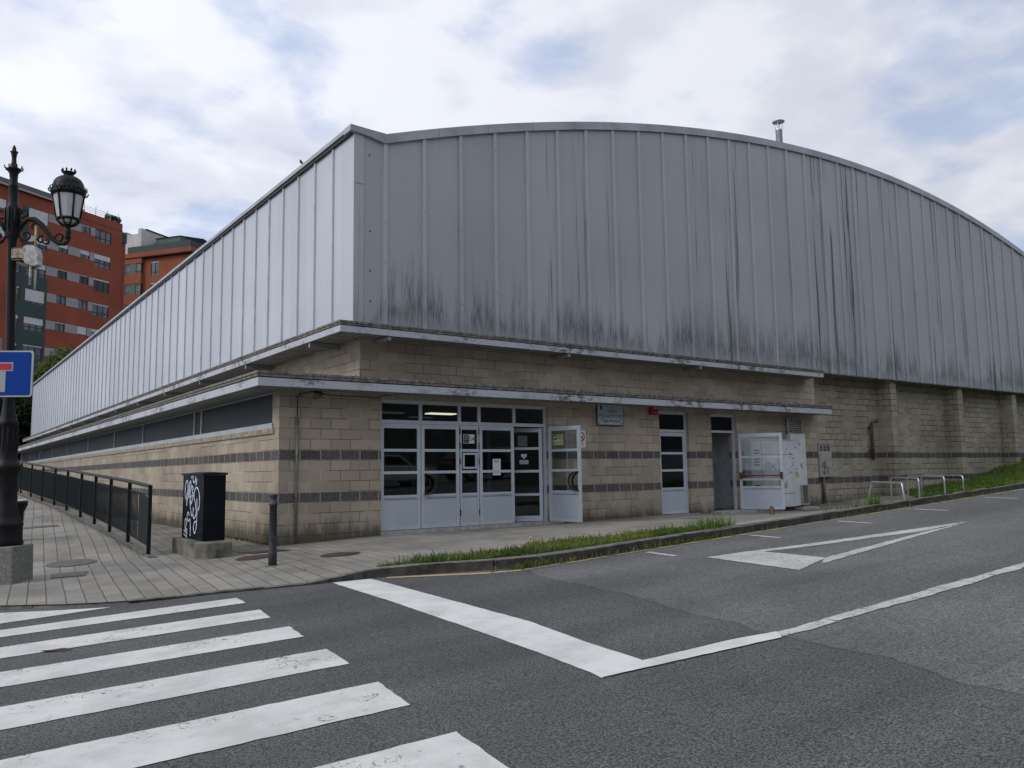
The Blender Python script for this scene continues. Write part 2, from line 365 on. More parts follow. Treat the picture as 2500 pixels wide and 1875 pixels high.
def asphalt():
    m = M('asphalt'); x, y, z = m.xyz()[:3]
    edge = m.ma('ADD', m.ma('ADD', x, m.ma('MULTIPLY', y, -.22)), m.ma('MULTIPLY', m.noise(scale=1.1, detail=3), .55))
    old = m.mr(edge, 2.52, 2.57)
    ag = m.noise(scale=120, detail=3, rough=.8); ag2 = m.noise(scale=72, detail=4, rough=.8)
    c = m.mix(m.mr(ag, .38, .64), (.03, .03, .032), (.1, .102, .104))
    c = m.mix(m.mr(ag2, .47, .58, 0., .85), c, (.165, .167, .17)); c = m.mix(m.mr(ag2, .47, .38, 0., .85), c, (.014, .014, .016))
    spk = m.mr(m.noise(scale=55, detail=3, rough=.75), .585, .65)
    c = m.mix(m.ma('MULTIPLY', spk, m.mr(old, 0., 1., .3, .8)), c, (.3, .295, .28))
    c = m.mix(m.ma('MULTIPLY', old, .12), c, (.15, .147, .14)); fo = m.mr(old, 0., 1., 1., 1.2); c = m.mix(1., c, m.comb(fo, m.ma('MULTIPLY', fo, .99), m.ma('MULTIPLY', fo, .96)), 'MULTIPLY')
    cs = m.noise(scale=24, detail=4, rough=.8); c = m.mix(m.ma('MULTIPLY', m.mr(cs, .56, .64), m.ma('MULTIPLY', old, .5)), c, (.25, .245, .23)); c = m.mix(m.ma('MULTIPLY', m.mr(cs, .44, .36), m.ma('MULTIPLY', old, .5)), c, (.03, .03, .03))
    pits = m.mr(m.vor(scale=60), .1, .26, .4, 0.)
    c = m.mix(m.ma('MULTIPLY', pits, m.mr(old, 0., 1., .45, 1.)), c, (.015, .015, .016))
    big = m.noise(scale=.33, detail=6, rough=.6); f = m.mr(big, .3, .7, .8, 1.18)
    trk = m.noise(m.comb(m.ma('MULTIPLY', x, .06), m.ma('MULTIPLY', y, 1.1), 3.), 1., 4, .6); f = m.ma('MULTIPLY', f, m.mr(trk, .35, .65, .86, 1.12)); c = m.mix(1., c, m.comb(f, f, f), 'MULTIPLY')
    # seam between the two surfaces and wandering cracks
    seam = m.mr(m.ma('ABSOLUTE', m.ma('SUBTRACT', edge, 2.53)), .0, .022, .35, 0.)
    wv = m.sc(m.pos(), 1., 1., 1.); wn_ = m.node('ShaderNodeVectorMath', operation='ADD'); m.put(wn_.inputs[0], wv)
    nn = m.node('ShaderNodeTexNoise'); nn.inputs['Scale'].default_value = 2.2; nn.inputs['Detail'].default_value = 5; m.put(nn.inputs['Vector'], wv)
    m.put(wn_.inputs[1], m.sc(nn.outputs['Color'], 1.6, 1.6, 1.6))
    cr = m.mr(m.vor(wn_.outputs[0], .27, 'DISTANCE_TO_EDGE'), .0, .004, 1., 0.)
    cr = m.ma('MULTIPLY', cr, m.mr(m.noise(scale=.45, detail=2), .6, .7))
    c = m.mix(m.ma('MAXIMUM', seam, m.ma('MULTIPLY', cr, .4)), c, (.012, .012, .012))
    oil = m.mr(m.noise(scale=.8, detail=5, rough=.65), .6, .78, 0., .35); c = m.mix(oil, c, (.03, .03, .03))
    m.bump(m.ma('SUBTRACT', m.ma('ADD', ag, m.ma('MULTIPLY', ag2, .6)), m.ma('MULTIPLY', pits, 1.)), .8, .006)
    return m.fin(c, .86, spec=.35)
MT['asphalt'] = asphalt()
def paint(name, col, wear, seed, sc_=13.):
    m = M(name); p = m.node('ShaderNodeVectorMath', operation='ADD'); m.put(p.inputs[0], m.pos()); p.inputs[1].default_value = (seed, seed * 2, 0)
    p = p.outputs[0]
    n = m.noise(p, 2.3, 6, .65); dirty = m.mr(n, .35, .72, 1., .76)
    c = m.mix(1., col, m.comb(dirty, m.ma('MULTIPLY', dirty, .995), m.ma('MULTIPLY', dirty, .97)), 'MULTIPLY')
    g = m.mr(m.noise(p, 120, 3, .7), .3, .7, .9, 1.06); c = m.mix(1., c, m.comb(g, g, g), 'MULTIPLY')
    nn = m.node('ShaderNodeTexNoise'); nn.inputs['Scale'].default_value = 6; nn.inputs['Detail'].default_value = 4; m.put(nn.inputs['Vector'], p)
    wv = m.node('ShaderNodeVectorMath', operation='ADD'); m.put(wv.inputs[0], p); m.put(wv.inputs[1], m.sc(nn.outputs['Color'], .18, .18, .18))
    cr = m.mr(m.vor(wv.outputs[0], sc_, 'DISTANCE_TO_EDGE'), .0, .05, 1., 0.)
    cr = m.ma('MULTIPLY', cr, m.mr(m.noise(p, 2.2, 5, .7), .66 - wear * .3, .72 - wear * .28))
    chips = m.mr(m.noise(p, 34, 5, .75), .73 - wear * .16, .77 - wear * .16)
    a = m.ma('MAXIMUM', cr, chips)
    tk = m.mr(m.noise(m.comb(m.ma('MULTIPLY', m.xyz(p)[0], .35), m.ma('MULTIPLY', m.xyz(p)[1], 2.2), 0.), 1., 4, .6), .5, .7, 0., .35 * wear + .06)
    c = m.mix(tk, c, (.3, .295, .28)); c = m.mix(a, c, (.06, .06, .06))
    return m.fin(c, .7, spec=.4)
MT['paint_new'] = paint('road_paint', (.66, .67, .66), .1, 3.); MT['paint_old'] = paint('worn_road_paint', (.54, .54, .525), .72, 11., 17.)
MT['paint_mid'] = paint('cracked_road_paint', (.62, .63, .615), .4, 21.); MT['yellow'] = paint('yellow_kerb_paint', (.5, .38, .2), .35, 31.)
def pavers():
    m = M('pavers'); x, y, z = m.xyz()[:3]; a = R(-6)
    wob = m.ma('MULTIPLY', m.ma('SUBTRACT', m.noise(scale=.5, detail=3), .5), .055)
    u = m.ma('ADD', m.ma('MULTIPLY', x, math.cos(a)), m.ma('MULTIPLY', y, math.sin(a))); u = m.ma('ADD', u, wob)
    v = m.ma('ADD', m.ma('MULTIPLY', x, -math.sin(a)), m.ma('MULTIPLY', y, math.cos(a)))
    b = m.node('ShaderNodeTexBrick'); m.put(b.inputs['Vector'], m.comb(v, u, 0.))
    for k, val in (('Color1', (.27, .252, .222)), ('Color2', (.215, .202, .18)), ('Mortar', (.07, .065, .058))): m.put(b.inputs[k], val)
    for k, val in (('Scale', 1.), ('Mortar Size', .0065), ('Mortar Smooth', .2), ('Brick Width', .4), ('Row Height', .2)): b.inputs[k].default_value = val
    # cross joints are tight: strong joints only along the long direction
    rowj = m.ma('PINGPONG', u, .1); strong = m.mr(rowj, .0, .011, 1., 0.)
    c = m.mix(m.ma('MULTIPLY', b.outputs['Fac'], .45), m.mix(b.outputs['Fac'], b.outputs['Color'], (.24, .23, .21)), (.09, .085, .075))
    front = m.mr(x, -.5, 1.5, 1., .5)
    c = m.mix(m.ma('MULTIPLY', m.ma('MULTIPLY', strong, front), m.mr(m.noise(scale=3, detail=3), .3, .6, .55, 1.)), c, (.05, .046, .04))
    big = m.noise(scale=.6, detail=6, rough=.65); f = m.mr(big, .3, .7, .72, 1.2)
    fine = m.noise(scale=60, detail=5, rough=.7); f = m.ma('MULTIPLY', f, m.mr(fine, .3, .7, .86, 1.12))
    c = m.mix(1., c, m.comb(f, f, m.ma('MULTIPLY', f, .985)), 'MULTIPLY')
    stk = m.mr(m.noise(m.comb(m.ma('MULTIPLY', u, 1.5), m.ma('MULTIPLY', v, 14.), 0.), 1., 4, .6), .55, .75, 0., .35); c = m.mix(stk, c, (.42, .4, .37))
    m.bump(m.ma('SUBTRACT', m.ma('MULTIPLY', fine, .3), m.ma('MULTIPLY', strong, 1.)), .6, .006)
    return m.fin(c, .88, spec=.3)
MT['pavers'] = pavers()
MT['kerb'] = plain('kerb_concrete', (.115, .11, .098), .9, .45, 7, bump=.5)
MT['kerb_face'] = plain('dark_kerb_face', (.045, .043, .037), .9, .5, 7, bump=.5)  # vertical front of the kerb, darker than its top
MT['soil'] = plain('soil', (.06, .05, .035), .95, .5, 12, bump=.6)
MT['lawn'] = plain('lawn', (.045, .07, .02), .95, .5, 6, bump=.8)

def sheet(name, xs, yfun, ny, zf, mat, lift=0.):
    mb = MB(); n = ny + 1
    for x in xs:
        ys = yfun(x)
        for j in range(n):
            y = ys[0] + (ys[1] - ys[0]) * j / ny; mb.v.append((x, y, zf(x, y) + lift))
    for i in range(len(xs) - 1):
        for j in range(ny): mb.f.append((i * n + j, (i + 1) * n + j, (i + 1) * n + j + 1, i * n + j + 1)); mb.mi.append(0); mb.sm.append(True)
    return mb.build(name, mat)
def fr(a, b, st):
    n = max(1, round((b - a) / st)); return [a + (b - a) * i / n for i in range(n + 1)]
tag(sheet('ground', [-900, -300, -100, -50] + fr(-45, 70, 23) + [75, 150, 400, 900], lambda x: (-900, 900), 60, lambda x, y: road_z(x, y) - (4.2 if abs(x) < 72 and -40 < y < 70 else .35), 'soil'), kind='structure')
tag(sheet('road', fr(-45, -8.55, 4) + fr(-8.5, 2, .15) + fr(2.5, 70, 4), lambda x: (-60, 62 if x < -8.5 else min(kerb_y(x) + .01, 60)), 30, road_z, 'asphalt'), kind='structure')
# pavement in three pieces of one mesh: in front of the hall, beside it, and the rising part left of the railing
def pavement():
    mb = MB()
    def grid(xs, yf, ny):
        o = len(mb.v); n = ny + 1
        for x in xs:
            y0, y1 = yf(x)
            for j in range(n):
                y = y0 + (y1 - y0) * (j / ny) ** 1.6; mb.v.append((x, y, pave_z(x, y)))
        for i in range(len(xs) - 1):
            for j in range(ny): mb.f.append((o + i * n + j, o + (i + 1) * n + j, o + (i + 1) * n + j + 1, o + i * n + j + 1)); mb.mi.append(0); mb.sm.append(True)
    grid(fr(0, 2, .1) + fr(2.25, 26.5, .5) + fr(28, 70, 3), lambda x: (kerb_y(x), .52), 16)
    grid(fr(RX + .001, 0, .1), lambda x: (kerb_y(x), 60), 60)
    xs = fr(-9, -8.5, .25)[:-1] + fr(-8.5, RX + .0015, .12)
    grid(xs, lambda x: (min(kerb_y(x), 59), 60), 60)
    # low retaining edge under the railing
    for (a, b) in zip(fr(.3, 44, 1.2), fr(.3, 44, 1.2)[1:]):
        za, zb = pave_z(RX - .05, a), pave_z(RX - .05, b)
        mb.add([(RX - .06, a, -.3), (RX - .06, b, -.3), (RX + .06, b, -.3), (RX + .06, a, -.3), (RX - .06, a, za + .012), (RX - .06, b, zb + .012), (RX + .06, b, zb + .012), (RX + .06, a, za + .012)],
               [(4, 5, 6, 7), (0, 1, 5, 4), (2, 3, 7, 6), (3, 0, 4, 7)], 1)
    return mb.build('pavement', ['pavers', 'kerb'])
tag(pavement(), kind='structure')
def kerb():
    mb = MB(); pts = [(x, y) for x, y in KC if -8.6 < x < 2.01]
    path = []
    for (a, b), (c, d) in zip(pts, pts[1:]):
        k = max(1, round(math.hypot(c - a, d - b) / .5)); path += [(a + (c - a) * i / k, b + (d - b) * i / k) for i in range(k)]
    path += [(2. + i * .5, -5.85) for i in range(136)]
    for i, ((a, b), (c, d)) in enumerate(zip(path, path[1:])):
        dx, dy = c - a, d - b; L = math.hypot(dx, dy); nx, ny = dy / L, -dx / L; g = .006 if i % 2 else 0
        c2, d2 = c - dx / L * g, d - dy / L * g; jit = random.uniform(-.008, .008); tl = random.uniform(-.012, .012); vs = []
        for (x, y) in ((a, b), (c2, d2)):
            top = road_z(x, y) + max(kerb_h(x), .025) + jit
            for off, zz_ in ((-.02, -.2), (-.02, top), (.10 + tl * .5, top - .002), (.115 + tl * .5, top - .016), (.128 + tl * .5, -.2)):
                vs.append((x + nx * off, y + ny * off, zz_ if zz_ > -.15 or zz_ == top else road_z(x, y) - .15))
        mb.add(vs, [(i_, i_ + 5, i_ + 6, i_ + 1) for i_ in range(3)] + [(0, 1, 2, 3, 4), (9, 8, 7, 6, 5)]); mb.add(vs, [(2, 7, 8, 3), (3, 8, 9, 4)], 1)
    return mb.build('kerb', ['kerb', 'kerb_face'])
tag(kerb(), kind='structure')

# road markings: sheets a few millimetres above the road
def marking(name, polys, mat, lift=.005, jag=.008):
    mb = MB()
    for k, poly in enumerate(polys):
        pts = []
        for (a, b), (c, d) in zip(poly, poly[1:] + poly[:1]):
            L = math.hypot(c - a, d - b); n = max(1, int(L / .08)); 
            for i in range(n):
                t = i / n; j = jag if 0 < i else 0
                pts.append((a + (c - a) * t + random.uniform(-j, j), b + (d - b) * t + random.uniform(-j, j)))
        bm_v = [(x, y, road_z(x, y) + lift) for x, y in pts]; mb.add(bm_v, [tuple(range(len(bm_v)))])
    return mb.build(name, mat)
ZE = [((-2.26, -4.88), (-2.30, -5.34)), ((-2.35, -5.91), (-2.43, -6.46)), ((-2.47, -7.05), (-2.55, -7.6)), ((-2.61, -8.21), (-2.69, -8.8)), ((-2.77, -9.41), (-2.87, -10.02)), ((-2.93, -10.62), (-3.03, -11.25))]
tag(marking('zebra_crossing', [[(-4.0, -3.78), (-3.44, -4.2), (-9, -4.45), (-9, -3.1), (-5.9, -2.4), (-4.9, -3.0)]] +
            [[a, b, (b[0] - 7.5, b[1] + .62), (a[0] - 7.5, a[1] + .62)] for a, b in ZE], 'paint_mid', jag=.006), kind='structure')
tag(marking('stop_line', [[(-1.06, -4.80), (-1.1, -5.12), (-1.23, -6.58), (-1.43, -8.32), (-1.58, -9.52), (-1.70, -10.30), (-1.74, -10.44), (-1.27, -10.36), (-1.15, -9.6), (-.96, -8.68), (-.86, -7.63), (-.76, -6.57), (-.66, -5.53), (-.62, -4.95)]], 'paint_new', jag=.004), kind='structure')
tag(marking('lane_line', [[(-1.74, -10.44), (-1.27, -10.34), (-.4, -10.42), (-.04, -10.5), (-.16, -10.64), (-.66, -10.58)]], 'paint_new', .009, .005), kind='structure')
segs = []; x = -.12; e0 = (-10.485, -10.62)
while x < 30:
    L = random.uniform(.25, .8); e1 = (-10.52 + random.uniform(-.02, .02) - .0028 * x, -10.65 + random.uniform(-.025, .02) - .0028 * x); g = random.choice((.004, .004, .012, .03)); k = random.uniform(-.04, .04)
    segs.append([(x, e0[0]), (x + L - g, e1[0]), (x + L - g + k, e1[1]), (x, e0[1])]); x += L; e0 = (e1[0] + random.uniform(-.008, .008), e1[1] + random.uniform(-.008, .008))
tag(marking('worn_lane_line', segs, 'paint_old', .006, .012), kind='structure')
tag(marking('yield_marking', [[(2.9, -7.32), (3.7, -7.46), (3.55, -8.62), (2.59, -8.9)], [(3.702, -7.46), (4.5, -7.64), (8.05, -8.2), (6.6, -8.24), (4.55, -7.86), (3.69, -7.64)],
                              [(3.555, -8.60), (6.7, -8.28), (8.05, -8.225), (6.4, -8.42), (3.1, -8.84)]], 'paint_old', .006, .012), kind='structure')
tag(marking('parking_ticks', [[(a, b), (a + .09, b), (c + .09, d), (c, d)] for (a, b, c, d) in ((2.88, -6.26, 2.76, -6.9), (5.14, -6.24, 5.02, -6.88), (7.45, -6.3, 7.3, -7.0), (9.92, -6.35, 9.7, -7.08), (12.8, -6.34, 12.55, -7.07), (15.3, -6.34, 15.1, -7.07))], 'paint_old', .006, .008), kind='structure')
tag(marking('yellow_line', [[(-.43, -5.02), (.15, -5.5), (.5, -5.82), (.9, -6.03), (.88, -6.13), (.45, -5.93), (.08, -5.6), (-.47, -5.1)]], 'yellow', .006, .006), kind='structure')
segs = []; x = .92
while x < 30:
    L = random.uniform(.3, .9); segs.append([(x, -6.06), (x + L * .85, -6.06), (x + L * .8, -6.13), (x + .02, -6.14)]); x += L
y2 = paint('worn_yellow_paint', (.34, .3, .14), .75, 41.); MT['yellow_old'] = y2
tag(marking('worn_yellow_line', segs, 'yellow_old', .006, .015), kind='structure')

# ================================================================ the sports hall
hall = thing('sports_hall', 'long sports hall of beige concrete block under curved grey ribbed metal cladding', 'sports hall')
L_ = 54.; XR = 39.8; CB = 4.12
def arch(x): return -44.223 + math.sqrt(55.31 ** 2 - (x - 20.573) ** 2)
ENT = (2.05, 6.25, .0, 2.72); D2 = (9.84, 10.93, -.1, 2.74); D3 = (11.82, 12.88, -.05, 2.72)
mb = MB()
mb.holed(0, 16.6, -.6, 3.0, 0, .3, [(ENT[0], ENT[1], .04, ENT[3]), (D2[0], D2[1], .1, D2[3]), (D3[0], D3[1], .1, D3[3])])
mb.holed(1.58, 16.6, 3.0, 4.3, 0, .3, [])
T = Matrix.Rotation(R(90), 4, 'Z')
b2 = MB(); b2.holed(.3, 45, -.6, 3.0, 0, .3, [(.36, 44.6, 2.14, 2.85)])          # side aisle wall, turned to lie along Y
mb.add([(v[1], v[0], v[2]) for v in b2.v], b2.f)
b2 = MB(); b2.holed(.3, L_, 3.0, 4.3, 0, .3, []); mb.add([(1.58 + v[1], v[0], v[2]) for v in b2.v], b2.f)
mb.box(.3, 1.58, 44.7, 45, -.6, 3.0)
mb.box(16.3, 16.6, .3, .8, -.6, 4.2)
MB().holed(16.6, XR - .2, -.6, 4.4, .5, .8, []).build('recessed_wall', 'block_old', hall)
mb.box(XR - .5, XR - .2, .8, L_, -.6, 4.4); mb.box(1.6, XR - .2, L_ - .3, L_, -.6, 4.4)
mb.build('block_wall', 'block', hall)
# soldier course under the strip window
mb = MB(); y = .24
sold = MB()
while y < 44.6: sold.box(-.035, .0, y, y + .093, 2.02, 2.118); y += .1
sold.build('brick_sill_course', plain('soldier_brick', (.34, .3, .24), .9, .35, 9, bump=.3), hall)
for px in (20.95, 25.61, 30.12, 34.72, 39.2):
    if px < 39: MB().box(px, px + .36, .0, .499, -.3, 4.3).build('pilaster', 'block_old', hall)
# metal cladding: front face, left face, far faces, one curved top
fx = [1.36, 2.04] + [2.04 + .9 * k for k in range(1, 42)]; fx = [x for x in fx if x < XR] + [XR]
mb = MB()
def top(x): return 8.0 if x <= 1.37 else (7.93 if x < 2.05 else min(arch(x), 20))
for a, b in zip(fx, fx[1:]):
    n = 3
    for i in range(n):
        p, q = a + (b - a) * i / n, a + (b - a) * (i + 1) / n
        zp, zq = (top(p) if p > 2.04 else (8.0 - .07 * (p - 1.36) / .68)), (top(q) if q > 2.04 else (8.0 - .07 * (q - 1.36) / .68))
        mb.quad((p, -.15, CB), (q, -.15, CB), (q, -.15, zq), (p, -.15, zp))
mb.build('front_cladding', 'clad', hall)
mb = MB(); mb.quad((1.36, -.15, CB), (1.36, L_, CB), (1.36, L_, 8.0), (1.36, -.15, 8.0)); mb.quad((XR, -.15, CB), (XR, L_, CB), (XR, L_, 7.9), (XR, -.15, 7.9))
mb.quad((1.36, L_, CB), (XR, L_, CB), (XR, L_, 7.9), (1.36, L_, 8.))
mb.build('side_cladding', 'clad_lit', hall)
MB().box(1.37, XR - .01, -.14, L_ - .01, CB - .03, CB + .03).build('cladding_soffit', 'ledge', hall)
# ribs: a batten at every joint, with bolt heads
mb = MB()
for i, x in enumerate(fx[1:-1]):
    zt = top(x) - .01; mb.box(x - .042, x + .042, -.152, -.19, CB - .02, zt)
    mb.box(x - .055, x + .055, -.151, -.158, CB - .02, zt)
    if x < 12:
        zb = CB + .5 + (i * .37) % .6
        while zb < zt - .3: mb.box(x - .008, x + .008, -.19, -.195, zb, zb + .016, 1); zb += 1.6 if i % 3 else .8
for x, z in ((1.7, 7.55), (1.72, 6.0), (1.73, 4.6), (1.72, 5.2)): mb.box(x - .014, x + .014, -.15, -.157, z, z + .03, 1)
mb.box(1.358, 1.57, -.151, -.168, CB, 6.93); mb.box(1.358, 1.57, -.151, -.168, 6.942, 7.96)
mb.build('front_ribs', ['rib', 'seal_and_shadow'], hall)
mb = MB(); y = .95 - .155
while y < L_ - .3:
    mb.box(1.335, 1.359, y - .03, y - .012, CB, 7.96); mb.box(1.325, 1.359, y - .012, y + .03, CB, 7.96); y += .938
mb.build('side_ribs', 'rib_lit', hall)
# roof edge trim and roof
mb = MB(); N = 60
mb.box(1.27, 1.5, -.2, L_, 8.0, 8.085)
mb.box(1.30, 1.36, -.12, L_, 7.93, 7.998, 1)  # dark strip standing in for the shadow under the trim
mb.prism([(1.255, 7.965), (1.68, 7.93), (2.02, 7.86), (2.03, 8.07), (1.7, 8.075), (1.265, 8.09)], -.215, .1)
xs = [2.03 + (XR - 2.03) * i / N for i in range(N + 1)]; tr = MB()
for i, (a, b) in enumerate(zip(xs, xs[1:])):
    g = .008 if i % 2 else 0
    za, zb = arch(a), arch(b - g); 
    tr.add([(a, -.215, za - .02), (b - g, -.215, zb - .02), (b - g, .1, zb - .02), (a, .1, za - .02), (a, -.215, za + .175), (b - g, -.215, zb + .175), (b - g, .1, zb + .175), (a, .1, za + .175)],
           [(0, 1, 5, 4), (4, 5, 6, 7), (0, 3, 2, 1), (2, 3, 7, 6), (0, 4, 7, 3), (1, 2, 6, 5)])
mb.add(tr.v, tr.f); mb.build('roof_trim', ['trim', 'seal_and_shadow'], hall)
mb = MB()
for a, b in zip(xs, xs[1:]): mb.quad((a, .1, arch(a) + .1), (b, .1, arch(b) + .1), (b, L_, arch(b) + .1), (a, L_, arch(a) + .1))
mb.quad((1.4, .1, 8.03), (2.03, .1, 8.0), (2.03, L_, 8.0), (1.4, L_, 8.03)); mb.build('roof', 'roof', hall)
mb = MB(); mb.quad((1.4, L_, 7.9), (XR, L_, 7.9), (XR, L_, 7.95), (1.4, L_, 7.95))
# far gable closing panel
mb = MB(); 
for a, b in zip(xs, xs[1:]): mb.quad((a, L_ - .01, CB), (b, L_ - .01, CB), (b, L_ - .01, arch(b) + .1), (a, L_ - .01, arch(a) + .1))
mb.build('gable_cladding', 'clad_lit', hall)
# flue on the roof
fl = MB(); fc = (27.06, 8.0); zf = arch(27.06)
fl.lathe([(.155, zf - .3), (.155, 17.15), (.17, 17.16), (.17, 17.24), (.155, 17.25)], (fc[0], fc[1], 0), 20)
for k in range(4):
    t = k * math.pi / 2 + .4; fl.tube([(fc[0] + .14 * math.cos(t), fc[1] + .14 * math.sin(t), 17.2), (fc[0] + .2 * math.cos(t), fc[1] + .2 * math.sin(t), 17.62)], .016, 6)
fl.lathe([(.29, 17.6), (.28, 17.63), (.03, 17.76)], (fc[0], fc[1], 0), 24)
fl.build('flue', 'steel', hall)
# canopies: soffit slab, layered fascia, dirty top ledge
def canopy(name, x0, x1, y0, yside, xin, zb, zt, endy):
    mb = MB(); h = zt - zb
    # front run and left run as L-shaped rings; each layer is offset a little
    def ring(off, za, zc, mi, th=.03):
        mb.box(x0 - off, x1, y0 - off, y0 - off + th, za, zc, mi); mb.box(x0 - off, x0 - off + th, y0 - off + th, yside, za, zc, mi)
        mb.box(x1 - th, x1, y0 - off + th, 0, za, zc, mi)
    ring(.0, zb, zb + h * .56, 0); ring(-.018, zb + h * .56, zb + h * .64, 1, .02); ring(.012, zb + h * .64, zb + h * .84, 2); ring(.03, zb + h * .84, zt, 2, .05)
    mb.box(x0 + .03, x1 - .03, y0 + .03, endy, zt - .045, zt - .02, 2)             # top sheet
    mb.box(x0 + .03, xin, endy, yside, zt - .045, zt - .02, 2)
    # corrugated soffit
    k = x0 + .03
    while k < x1 - .1: mb.box(k, k + .11, y0 + .03, 0, zb + .012, zb + .03, 3); k += .16
    mb.box(x0 + .03, x1 - .03, y0 + .03, 0, zb + .032, zb + .05, 3)
    k = y0 + .7
    while k < yside - .1: mb.box(x0 + .03, xin, k, k + .26, zb + .012, zb + .03, 3); k += .3
    mb.box(x0 + .03, xin, 0, yside, zb + .032, zb + .05, 3)
    c = mb.build(name, ['fascia', 'seal_and_shadow', 'ledge', 'soffit'], hall)
    return c
canopy('lower_canopy', -.61, 16.5, -.61, 45.3, 1.57, 2.80, 3.055, .0)
canopy('upper_canopy', .9, 16.2, -.6, 54.3, 1.57, 3.88, 4.09, -.0)
each('canopy_bracket', 'soffit', hall, [(.93, 1.56, .9 + 3.9 * k, .97 + 3.9 * k, 3.78, 3.875) for k in range(14)] + [(x, x + .07, -.57, -.02, 3.80, 3.875) for x in (1.9, 6.4, 10.8)])
# small drip nails along the lower ledge
each('ledge_clip', 'ledge', hall, [(-.3 + .5 * k, -.28 + .5 * k, -.64, -.6, 3.056, 3.075) for k in range(33)])
# strip window along the aisle
bars = [.36, 5.24, 5.83, 11.3, 15.55, 20.7, 26., 31., 35.8, 40.4, 44.6]
mb = MB(); mb.box(-.03, .22, .3, 44.62, 2.12, 2.215); mb.box(.08, .16, .36, 44.6, 2.78, 2.86)
for b in bars: mb.box(.05, .13, b - .03, b + .03, 2.215, 2.79)
mb.build('strip_window_frame', 'sill', hall)
for a, b in zip(bars, bars[1:]): MB().box(.08, .1, a + .031, b - .031, 2.216, 2.779).build('window_pane', 'strip_glass', hall)

# ---- glazed doors
def leaf(name, w, z0, z1, rails, kick=.68, T=None, handle=None, gl='glass', st=.075, parent=hall, label=None, top_r=.09):
    """a door leaf in local coordinates: hinge at x=0, spans to w, face at y=0"""
    e = bpy.data.objects.new(name, None) if False else None
    mb = MB(); t = .045
    mb.box(0, st, 0, t, z0, z1); mb.box(w - st, w, 0, t, z0, z1); mb.box(st, w - st, 0, t, z1 - top_r, z1)
    zs = [z0 + kick] + rails + [z1 - top_r]
    mb.box(st, w - st, 0, t, z0, z0 + .06)
    mb.box(st, w - st, .012, t - .006, z0 + .06, z0 + kick - .05, 1)
    mb.box(st, w - st, 0, t, z0 + kick - .05, z0 + kick)
    for r in rails: mb.box(st, w - st, 0, t, r - .028, r + .028)
    mb.box(st + .02, w - st - .02, .002, .004, z0 + kick - .085, z0 + kick - .078, 2)
    o = mb.build(name, ['alu', 'kick', 'seal_and_shadow'], parent)
    if T is not None: o.matrix_local = T
    edges = [z0 + kick] + rails + [z1 - top_r]
    for a, b in zip(edges, edges[1:]):
        lo = a + (.028 if a in rails else 0); hi = b - (.028 if b in rails else 0)
        MB().box(st, w - st, .02, .026, lo, hi).build('pane', gl, o)
    return o
def pull(parent, x, z, side=1, y=-.05, r=.32):
    for yy in (y, -y + .04):
        pts = [(x + side * (.02), yy * .2, z + r * .62)] + [(x + side * (.02 + r * .75 * math.sin(t)), yy, z + r * .62 * math.cos(t)) for t in [math.pi * k / 12 for k in range(13)]] + [(x + side * .02, yy * .2, z - r * .62)]
        MB().tube(pts, .021, 8).build('handle', 'black', parent)
# entrance frame: mullions, head, transom with glazing
YF = .09; ex = [2.05, 2.99, 3.93, 4.43, 5.36, 6.25]; z0, zt, zh = .135, 2.25, 2.72
mb = MB()
mb.box(2.05, 6.25, YF, YF + .07, zt, zt + .07); mb.box(2.05, 6.25, YF, YF + .07, zh - .07, zh)
for i, x in enumerate(ex):
    a = x if i == 0 else (x - .06 if i == 5 else x - .035); mb.box(a, a + (.06 if i in (0, 5) else .07), YF + .001, YF + .069, zt + .07, zh - .07)
mb.box(2.05, 2.075, YF, YF + .07, z0, zt); mb.box(6.2, 6.25, YF, YF + .07, z0, zt)
fr_ = mb.build('entrance_frame', 'alu', hall)
for x in (2.985, 3.915, 4.41, 5.34): MB().box(x - .002, x + .017, YF + .01, YF + .06, z0, zt).build('door_gap_shade', 'black', hall)  # black strips painting in the shade of the gaps between leaves
for a, b in zip(ex, ex[1:]): MB().box(a + .04, b - .04, YF + .03, YF + .036, zt + .07, zh - .07).build('transom_pane', 'glass', fr_)
MB().box(2.04, 6.6, -.05, .4, -.1, .135).build('door_sill', 'step', hall)
def TR(x, y, a=0., z=0.): return Matrix.Translation((x, y, z)) @ Matrix.Rotation(a, 4, 'Z')
zr = [1.20, 1.68]
def rails_for(z0, kick, z1, n=3):
    a, b = z0 + kick, z1 - .09; return [a + (b - a) * k / n for k in range(1, n)]
rr = rails_for(z0 + .01, .68, zt)
d1 = leaf('door', .905, z0 + .01, zt - .005, rr, T=TR(2.08, YF)); d2 = leaf('door', .915, z0 + .01, zt - .005, rr, T=TR(3.0, YF)); pull(d2, .06, 1.03)
d3 = leaf('door', .475, z0 + .01, zt - .005, rr, T=TR(3.935, YF), st=.04)
mb = MB(); [mb.box(a, b, -.015, 0, c, d) for a, b, c, d in ((.06, .1, rr[0] + .06, rr[1] - .05), (.375, .415, rr[0] + .06, rr[1] - .05), (.1, .375, rr[1] - .09, rr[1] - .05), (.1, .375, rr[0] + .06, rr[0] + .1))]
mb.build('hatch_frame', 'alu', d3)
each('hinge', 'seal_and_shadow', d3, [(x, x + .02, -.012, 0, z, z + .13) for x in (-.01, .466) for z in (.35, 1.42, 1.75, 2.05)])
d4 = leaf('door', .915, z0 + .01, zt - .005, rr, T=TR(4.425, YF))
# open leaf, swung out past the wall
op = leaf('door', .915, z0 + .01, zt - .005, rr, T=TR(6.235, .0, R(-80)), gl='clear'); op['label'] = 'entrance leaf standing open at a right angle to the wall'
pull(op, .87, 1.03, -1)
